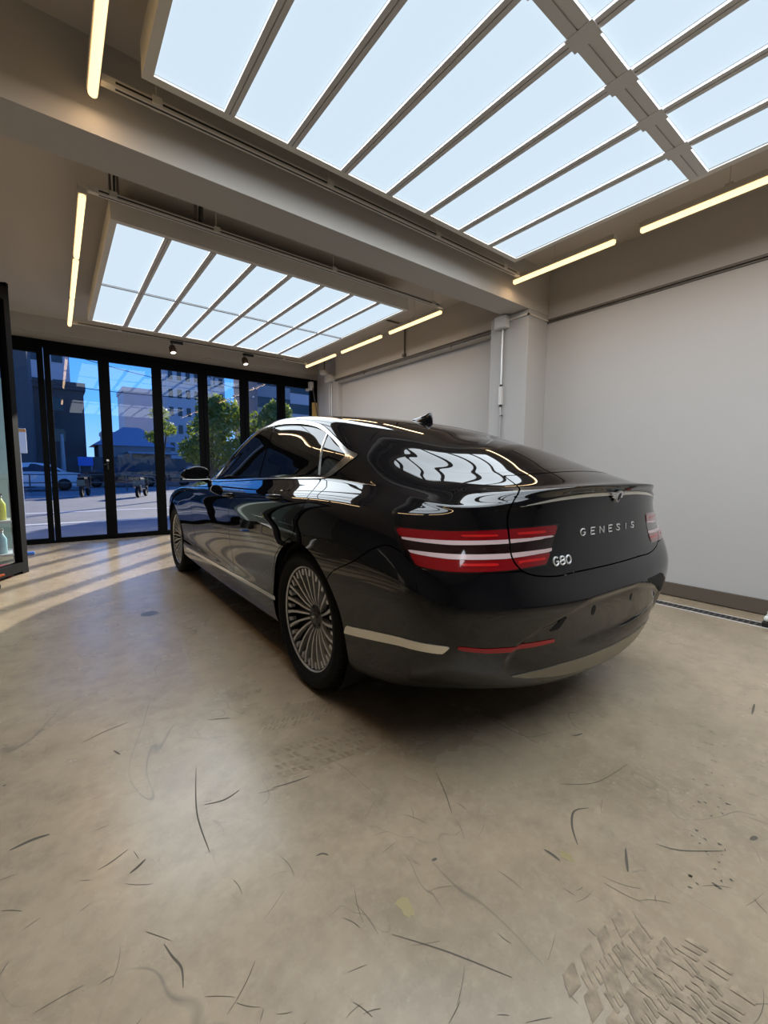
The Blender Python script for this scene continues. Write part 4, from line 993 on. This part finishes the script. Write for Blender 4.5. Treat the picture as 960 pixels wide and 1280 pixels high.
# ---- roof fin aerial
m = MB(); st = []
for y_, w, z_ in ((.25, .004, .012), (.21, .022, .022), (.16, .030, .036), (.115, .031, .052), (.09, .024, .064), (.075, .012, .066), (.066, .006, .045), (.062, .003, .012)):
    st.append((y_, w, z_))
def ztop(y): 
    c = Pg[:, -1]; o_ = np.argsort(c[:, 1]); return float(np.interp(y, c[o_, 1], c[o_, 2]))
v = []; nseg = 9
for y_, w, z_ in st:
    zb = ztop(y_)-.006
    for k in range(nseg):
        a = PI*k/(nseg-1); v.append((w*math.cos(a)*(1-.0*math.sin(a)), y_, zb+(z_+.006)*math.sin(a)**.8))
f = [(i*nseg+k, i*nseg+k+1, (i+1)*nseg+k+1, (i+1)*nseg+k) for i in range(len(st)-1) for k in range(nseg-1)]
m.add(v, f, True); m.build('roof_aerial', M_paint, car)
# ------------------------------------------------------------------ the street outside
M_road = mat('asphalt', (.19, .19, .195), .85, noise=(.7, .12))
M_pave = mat('pavement', (.17, .185, .22), .8, noise=(2, .12))
M_kerb = mat('kerb_stone', (.55, .55, .54), .8)
M_linew = mat('road_line', (.75, .75, .74), .7)
M_bld = mat('grey_facade', (.22, .22, .24), .8, noise=(.3, .08))
M_bld2 = mat('pale_facade', (.42, .42, .46), .8, noise=(.25, .06))
M_bld3 = mat('dark_facade', (.085, .082, .085), .85, noise=(.3, .1))
M_win = mat('dark_window', (.02, .025, .035), .12)
M_leaf = mat('leaf', (.055, .11, .02), .5)
_n = M_leaf.node_tree; _t = _n.nodes.new('ShaderNodeBsdfTranslucent'); _t.inputs[0].default_value = (.30, .38, .03, 1); _x = _n.nodes.new('ShaderNodeMixShader'); _x.inputs[0].default_value = .38
_n.links.new(_n.nodes['Principled BSDF'].outputs[0], _x.inputs[1]); _n.links.new(_t.outputs[0], _x.inputs[2]); _n.links.new(_x.outputs[0], _n.nodes['Material Output'].inputs[0])
M_trunk = mat('bark', (.06, .045, .035), .9)
M_pole = mat('concrete_pole', (.32, .33, .35), .8)
m = MB(); m.box(-60, YD+.12, -.2, 90, 11.0, -.012); struct(m.build('pavement', M_pave))
m = MB(); m.box(-60, 11.0, -.2, 90, 34.5, -.05); struct(m.build('road', M_road))
m = MB(); m.box(-60, 34.5, -.2, 90, 140, .02); struct(m.build('far_pavement', M_pave))
m = MB(); m.box(-60, 10.85, -.05, 90, 11.05, .0); struct(m.build('kerb_near', M_kerb))
m = MB(); m.box(-60, 34.2, -.05, 90, 34.6, .10); struct(m.build('kerb_far', M_kerb))
m = MB(); m.box(-60, 14.2, -.0495, 90, 14.36, -.045); struct(m.build('road_line_near', M_linew))
m = MB(); m.box(-60, 22.6, -.0495, 90, 22.72, -.045); struct(m.build('road_line_middle', M_linew))

def building(label, x0, y0, x1, y1, h, mt, cols, rows, ww, wh, z0=2.5, cap=.6, side=True):
    t = thing('building', label, 'building', ((x0+x1)/2, (y0+y1)/2, 0)); cx, cy = (x0+x1)/2, (y0+y1)/2; a, b = (x1-x0)/2, (y1-y0)/2
    m = MB(); m.box(-a, -b, 0, a, b, h); m.build('wall', mt, t)
    m = MB(); m.box(-a-.15, -b-.15, h, a+.15, b+.15, h+cap); m.build('parapet', mt, t)
    for r in range(rows):
        z = z0+(h-z0)*(r+.3)/rows
        for c in range(cols):
            x = -a+2*a*(c+.5)/cols; m = MB(); m.box(x-ww/2, -b-.05, z, x+ww/2, -b+.05, z+wh)
            w = m.build('window', M_win, t)
    return t
building('dark grey block with a plain wall, left of the blue gap of sky', -9.5, 42.5, 2.1, 52, 7.3, M_bld3, 3, 2, 1.2, 1.0)
building('tall pale tower behind the dark block, at the left in the glass doors', -7, 62, 1.9, 74, 18.5, M_bld2, 4, 5, 1.0, 1.3)
building('broad pale tower standing right of the blue gap of sky', 9.2, 80, 15.8, 88, 13.5, M_bld2, 3, 0, 1.0, 1.0)
building('small far block low on the skyline in the gap', 7.0, 92, 9.6, 97, 7.2, M_bld, 2, 3, .7, .8)
building('grey apartment block with rows of windows behind the trees', 9.6, 50, 15.6, 58, 15.5, M_bld2, 7, 7, .42, .9)
building('grey slab at the right behind the trees', 18.6, 48, 22.6, 56, 15.0, M_bld, 5, 5, .8, 1.2)
building('pale slab at the far right of the doors', 24.0, 54, 29.5, 62, 16.0, M_bld2, 6, 5, .9, 1.3)
building('near dark building at the far left, widened out of view to block sky', -40, 33.5, -1.0, 40.5, 11.5, M_bld3, 8, 2, 1.4, 1.3)  # stretched far out of view to keep bright sky out of the flank reflections
t = thing('house', 'low house with a pale blue hipped roof across the street', 'house', (5.4, 42.6, 0))
m = MB(); m.box(-2.6, -1.9, 0, 2.6, 3, 3.0); m.build('wall', M_bld, t)
m = MB(); m.add([(-3.0,-2.1,3.0),(3.0,-2.1,3.0),(3.0,3.4,3.0),(-3.0,3.4,3.0),(-.6,.5,4.7),(.6,.5,4.7)], [(0,1,5,4),(1,2,5),(2,3,4,5),(3,0,4),(3,2,1,0)]); m.build('roof', mat('blue_grey_roof', (.22,.27,.36), .5), t)
m = MB(); m.box(-.8, -3.6, 2.35, 4.6, -1.92, 2.5); m.build('canopy', mat('canopy_sheet', (.24,.29,.38), .5), t)
for x in (-.6, 4.4):
    m = MB(); m.box(x-.06, -3.5, .02, x+.06, -3.38, 2.35); m.build('post', M_bld, t)
m = MB(); m.box(-2.2, -1.96, .02, -1.2, -1.86, 2.1); m.build('door', M_bld3, t)
t = thing('blue_sign', 'bright blue sign board beyond the parked dark car', 'sign', (1.75, 37.5, .02))
m = MB(); m.box(-.45, -.05, 1.30, .45, .05, 1.95, .02); m.build('board', mat('blue_board', (.03, .16, .62), .5), t)
for x in (-.35, .35):
    m = MB(); m.tube([(x, .07, 0), (x, .07, 1.9)], .04, 8); m.build('post', M_pole, t)
m = MB(); m.box(-3.2, 38.4, .02, 10, 38.6, 2.0); tag(m.build('garden_wall', M_bld3), 'long dark wall running behind the parked cars', 'wall')

# cars across the street, seen from the side
def far_car(label, x, y, mt, L_=4.7, flip=1, red=True):
    t = thing('parked_car', label, 'car', (x, y, -.05)); h = L_/2
    prof = [(-h, .35), (-h, .75), (-h+.15, .93), (-h+.75, 1.0), (-h+1.45, 1.42), (-.25, 1.47), (.55, 1.40), (1.15, 1.02), (h-.55, .90), (h-.05, .72), (h, .40), (h-.1, .26), (-h+.1, .26)]
    m = MB(); w = .86
    A_ = [(flip*p[0], -w if p[1] < 1.05 else -w+.16, p[1]) for p in prof]; B_ = [(q[0], -q[1], q[2]) for q in A_]; n = len(prof)
    m.add(A_+B_, [tuple(range(n)), tuple(range(n, 2*n))[::-1]]+[(i, (i+1) % n, n+(i+1) % n, n+i) for i in range(n)]); bod = m.build('body', mt, t)
    m = MB(); q = [(-h+.95, 1.02), (-h+1.52, 1.37), (-.25, 1.41), (.50, 1.35), (1.0, 1.03)]
    m.prism([(flip*a, -w-.012+ (.155 if b > 1.1 else 0.0), b) for a, b in q], (0, .03, 0)); m.build('side_window', M_win, t)
    for wx in (-h+.85, h-.9):
        m = MB(); m.lathe([(0, -.03), (.20, -.03), (.21, -.01), (.31, -.01), (.32, .04), (.32, .2), (0, .2)], (0, 0, 0), 'y', 24); o = m.build('wheel', M_rub, t, (flip*wx, -w-.005, .33))
        m = MB(); m.lathe([(0, -.036), (.17, -.036), (.19, -.031)], (0, 0, 0), 'y', 20); m.build('hub', M_rimdk, o)
    m = MB(); m.box(flip*(-h-.01), -w-.012, .74, flip*(-h+.28), -w+.3, .90, .02); o = m.build('tail_lamp', M_red, t); o['label'] = 'red tail lamp'
    m = MB(); m.box(flip*(h-.30), -w-.012, .66, flip*(h-.02), -w+.25, .76, .02); m.build('head_lamp', M_white, t)
    return t
M_cw = paint('white_car_paint', (.55, .58, .62)); M_cd = paint('charcoal_car_paint', (.02, .022, .026)); M_cg = paint('navy_car_paint', (.012, .016, .03))
far_car('white saloon across the street at the left, nose out of view', -1.25, 29.0, M_cw, 4.9, -1)
far_car('dark car parked across the street, just right of the white saloon', 3.5, 33.0, M_cd, 4.7, 1)
far_car('dark car parked across the street, behind the bonnet of the black sedan', 8.6, 33.0, M_cg, 4.7, 1)
# railing of the far kerb
t = thing('street_railing', 'low dark railing along the far side of the road', 'railing', (5, 26.6, -.05))
for z in (.45, .85):
    m = MB(); m.box(-10, -.02, z, 16, .02, z+.05); m.build('rail', M_bld3, t)
for k in range(14):
    m = MB(); m.box(-10+k*2-.03, -.03, 0, -10+k*2+.03, .03, .9); m.build('post', M_bld3, t)
# parked motor scooters on the road edge
def scooter(label, x, y, rz):
    t = thing('motor_scooter', label, 'scooter', (x, y, -.05), rz)
    for wx in (-.6, .6):
        m = MB(); m.lathe([(.0, -.03), (.15, -.03), (.16, -.05), (.23, -.05), (.25, 0), (.23, .05), (.16, .05), (.15, .03), (0, .03)], (wx, 0, .25), 'y', 18); m.build('wheel', M_rub, t)
    m = MB(); m.add([(-.75,-.14,.45),(-.2,-.16,.35),(.25,-.15,.25),(.25,.15,.25),(-.2,.16,.35),(-.75,.14,.45),(-.75,-.13,.72),(-.1,-.14,.74),(-.1,.14,.74),(-.75,.13,.72)], [(0,1,7,6),(1,2,7),(2,3,8,7),(3,4,8),(4,5,9,8),(5,0,6,9),(6,7,8,9),(5,4,3,2,1,0)]); m.build('body', M_cd, t)
    m = MB(); m.box(-.7, -.13, .73, -.05, .13, .82, .03); m.build('seat', M_rub, t)
    m = MB(); m.tube([(.60, 0, .28), (.42, 0, .8), (.36, 0, 1.0)], .04, 8); m.box(.34, -.17, .45, .44, .17, .9, .03); m.build('front_shield', M_cd, t)
    m = MB(); m.tube([(.36, -.32, 1.02), (.38, 0, 1.0), (.36, .32, 1.02)], .02, 8); m.tube([(.37, -.22, 1.02), (.36, -.30, 1.22)], .012, 6); m.build('handlebar', M_blk, t)
scooter('dark scooter on the road seen through the second pane from the left', .95, 22.0, 1.35); scooter('dark scooter on the road seen through the third pane from the left', 2.85, 20.5, 1.2)
# utility poles and wires
def pole(label, x, y, h, arms=2):
    t = thing('utility_pole', label, 'pole', (x, y, 0))
    m = MB(); m.tube([(0,0,0), (0,0,h)], [.16, .10], 12); m.build('post', M_pole, t)
    for k in range(arms):
        m = MB(); z = h-.5-k*.7; m.box(-.9, -.05, z, .9, .05, z+.1); a = m.build('cross_arm', M_dark, t)
        for x_ in (-.8, .8):
            m = MB(); m.lathe([(.0, 0), (.05, 0), (.06, .06), (.03, .14), (0, .15)], (x_, 0, z+.1), 'z', 10); m.build('insulator', M_white, a)
pole('slim street pole in front of the dark block', .45, 36.0, 3.4, 0); pole('utility pole at the far left beside the pale sign', -3.6, 24.0, 8.5); pole('utility pole near the pale tower', 10.4, 36.5, 9.0); pole('utility pole by the grey apartment block', 12.6, 35.5, 8.2)
def wire(label, a, b, sag):
    a, b = Vector(a), Vector(b); m = MB(); m.tube([a.lerp(b, k/12)-Vector((0,0,sag*4*(k/12)*(1-k/12))) for k in range(13)], .022, 5)
    tag(m.build('overhead_wire', M_blk), label, 'wire')
wire('lowest overhead wire across the street', (-3.6, 24, 7.3), (10.4, 36.5, 7.7), .5); wire('middle overhead wire across the street', (-3.6, 24, 8.0), (10.4, 36.5, 8.5), .4); wire('topmost overhead wire across the street', (-18, 33, 14.5), (22, 36, 12.6), .7)
wire('overhead wire from pole to pole by the apartment block', (10.4, 36.5, 8.4), (12.6, 35.5, 7.7), .15); wire('overhead wire low above the parked cars', (-.9, 33.44, 6.3), (12.6, 35.4, 6.9), .3)
# advert board beside the left pole
t = thing('pole_sign', 'small pale sign with an orange edge on the left utility pole', 'sign', (-.62, 12.6, 0))
m = MB(); m.tube([(0,0,-.05), (0,0,2.0)], .03, 8); m.build('post', M_pole, t)
m = MB(); m.box(-.14, -.03, 1.45, .14, .03, 2.0, .01); m.build('plate', M_white, t)
m = MB(); m.box(-.14, -.031, 1.92, .14, -.030, 1.99); m.build('edge', mat('orange_edge', (.7,.28,.05), .5), t)

# trees and shrubs outside the right-hand panes
def leafy(label, x, y, h, blobs, n, size, grp=None, trunk=True):
    t = thing('tree', label, 'tree', (x, y, 0), group=grp)
    m = MB(); m.tube([(0,0,-.02), (.03,.02,h*.35), (-.02,.0,h*.62)], [.10, .075, .04], 10)
    for k, (bx, by, bz, br) in enumerate(blobs): m.tube([(0,0,h*.30), (bx*.55, by*.55, (bz+h*.3)/2), (bx, by, bz)], [.05, .035, .012], 6)
    m.build('trunk', M_trunk, t)
    c = MB(); V, Fc = [], []
    per = n//len(blobs)
    for bx, by, bz, br in blobs:
        d = rng.normal(size=(per, 3)); d /= np.linalg.norm(d, axis=1, keepdims=True); r = br*(rng.uniform(.25, 1.05, per)**.5)[:, None]
        p = d*r*np.array([1, 1, .85])+np.array([bx, by, bz])
        a = rng.normal(size=(per, 3)); a /= np.linalg.norm(a, axis=1, keepdims=True); b = np.cross(a, d); b /= np.linalg.norm(b, axis=1, keepdims=True)+1e-9
        s = size*rng.uniform(.6, 1.3, per)[:, None]
        nrm = np.cross(a, b)
        for q in range(per):
            o = len(V); V += [tuple(p[q]-a[q]*s[q]), tuple(p[q]+b[q]*s[q]*.45+nrm[q]*s[q]*.12), tuple(p[q]+a[q]*s[q]), tuple(p[q]-b[q]*s[q]*.45+nrm[q]*s[q]*.12)]; Fc += [(o, o+1, o+2), (o, o+2, o+3)]
    c.add(V, Fc); me = bpy.data.meshes.new('crown'); me.from_pydata(c.v, [], c.f); me.update(); o = bpy.data.objects.new('crown', me); C.objects.link(o); me.materials.append(M_leaf); o.parent = t
    return t
G3 = 'trees outside the doors'
leafy('leafy tree outside the fourth pane from the left, partly hidden by a door stile', 3.75, 13.4, 3.2, [(0,0,2.3,.65),(.55,.1,2.75,.6),(-.4,.1,1.7,.5),(.4,0,1.6,.65),(.1,.2,3.0,.45)], 5200, .075, G3)
leafy('bright leafy tree outside the pane nearest the wall but one', 5.75, 13.9, 3.3, [(0,0,2.5,.8),(.6,.2,2.0,.7),(-.5,.2,2.0,.6),(.1,0,1.3,.7),(.35,.1,3.05,.5)], 6000, .078, G3)
leafy('low bushy tree outside the pane nearest the wall', 7.95, 15.4, 3.1, [(0,0,2.4,.85),(.8,.1,2.3,.8),(-.6,.1,2.2,.7),(.3,0,1.4,.8)], 5200, .08, G3)
leafy('thin sapling by the apartment block, left of the leafy trees', 3.1, 17.5, 3.6, [(0,0,3.1,.35),(.25,.1,2.6,.35),(-.2,.1,2.3,.3)], 700, .07, G3)
t = thing('planter_bed', 'flower bed of mixed shrubs in front of the trees outside', 'shrub', (5.2, 11.9, 0))
m = MB(); m.box(-1.9, -.35, -.01, 2.6, .5, .32, .02); m.build('planter', M_bld, t)
c = MB()
for q in range(1500):
    p = Vector((rng.uniform(-1.8, 2.5), rng.uniform(-.3, .45), .3+rng.uniform(0, .75)**1.0)); a = Vector(rng.normal(size=3)).normalized(); b = a.cross(Vector(rng.normal(size=3))).normalized(); s = .06
    c.add([p-a*s, p+b*s*.45, p+a*s, p-b*s*.45], [(0,1,2,3)])
c.build('foliage', M_leaf, t)

# ------------------------------------------------------------------ odds and ends on the left, behind the open leaf
t = thing('storage_trolley', 'metal trolley with cleaning bottles half hidden behind the open glass leaf', 'trolley', (-.72, 6.60, 0))
for z in (.12, .5):
    m = MB(); m.box(-.32, -.25, z, .32, .25, z+.025, .005); m.build('shelf', M_alu, t)
for x in (-.3, .3):
    for y in (-.23, .23):
        m = MB(); m.tube([(x, y, .0), (x, y, .95)], .012, 8); m.build('post', M_gal, t)
def bottle(label, x, y, z, r, h, col, capcol):
    t = thing('spray_bottle', label, 'bottle', (x, y, z)); m = MB(); m.lathe([(0,0),(r,0),(r,h*.6),(r*.45,h*.78),(r*.35,h*.84),(0,h*.84)], (0,0,0), 'z', 18); m.build('body', mat('bottle_plastic', col, .35), t)
    m = MB(); m.lathe([(r*.42,h*.84),(r*.42,h*.93),(0,h*.93)], (0,0,0), 'z', 14); m.box(-r*1.1, -r*.3, h*.92, r*.5, r*.3, h); m.build('trigger', mat('trigger_plastic', capcol, .4), t)
bottle('yellow spray bottle on the trolley behind the open glass leaf', -.52, 6.48, .526, .05, .30, (.75, .70, .06), (.1,.1,.1)); bottle('pale blue bottle on the lower trolley shelf', -.53, 6.46, .146, .05, .28, (.45, .68, .75), (.8,.8,.8)); bottle('white bottle at the back of the trolley', -.72, 6.64, .526, .05, .28, (.8,.82,.82), (.2,.3,.6))
m = MB(); m.box(-.82, 5.72, .0, -.42, 6.14, .075, .02); tag(m.build('red_cushion', mat('crimson_cloth', (.32, .01, .045), .8), None), 'folded crimson cloth on the floor behind the open glass leaf', 'cloth')
t = thing('floor_tool', 'grey handle of a tool with an orange tip at the lower left photo edge', 'tool', (-.62, 5.05, 0))
m = MB(); m.tube([(-.25,-.12,.32), (-.05,0,.22), (.10,.05,.14), (.13,.06,.06)], [.02,.03,.035,.02], 12); m.build('handle', M_gal, t)
m = MB(); m.tube([(.10,.05,.13), (.20,.10,.145)], [.014,.010], 10); k = m.build('tip', mat('orange_plastic', (.75,.13,.03), .4), t); k['label'] = 'orange tip'
m = MB(); m.lathe([(0,-.03),(.042,-.03),(.05,-.02),(.05,.02),(.042,.03),(0,.03)], (.125,.03,.05), 'y', 18); m.build('roller', M_rub, t)
t = thing('added_locker', 'tall pale grey green locker added behind the open glass leaf to brighten its pane', 'locker', (-.80, 7.55, 0))  # pale locker added to brighten what shows in the leaf glass
m = MB(); m.box(-.38, -.2, .06, .38, .2, 2.25, .006); m.build('carcass', mat('pale_green_enamel', (.40, .50, .47), .4), t)
m = MB(); m.box(-.36, -.17, 0, .36, .17, .06); m.build('plinth', M_blk, t)
for x0, x1 in ((-.37, -.004), (.004, .37)):
    m = MB(); m.box(x0, -.216, .08, x1, -.201, 2.23, .003); d = m.build('door', bpy.data.materials['pale_green_enamel'], t)
    m = MB(); xh = x1-.04 if x0 < 0 else x0+.04; m.box(xh-.008, -.236, 1.05, xh+.008, -.217, 1.19, .003); m.build('handle', M_gal, d)
m = MB(); m.box(-.36, 7.08, 0, -.27, 7.17, .035, .008); tag(m.build('blue_block', mat('blue_rubber', (.05,.16,.55), .5)), 'small blue wedge on the floor behind the open leaf', 'wedge')
# wall shelving on the left that the car's flank mirrors
t = thing('wall_cabinet', 'dark cabinet against the left wall, outside the photo', 'cabinet', (XL+.25, 3.0, 0))
m = MB(); m.box(-.249, -1.0, .08, .22, 1.0, .9, .01); m.build('carcass', M_side, t)
for k in range(3):
    m = MB(); m.box(.221, -.98+k*.66, .10, .24, -.34+k*.66, .88, .004); d = m.build('door', M_dark, t); m = MB(); m.tube([(.255, -.40+k*.66, .55), (.255, -.40+k*.66, .68)], .006, 8); m.build('handle', M_gal, d)
m = MB(); m.box(-.24, -.95, 0, .18, .95, .08); m.build('plinth', M_blk, t)
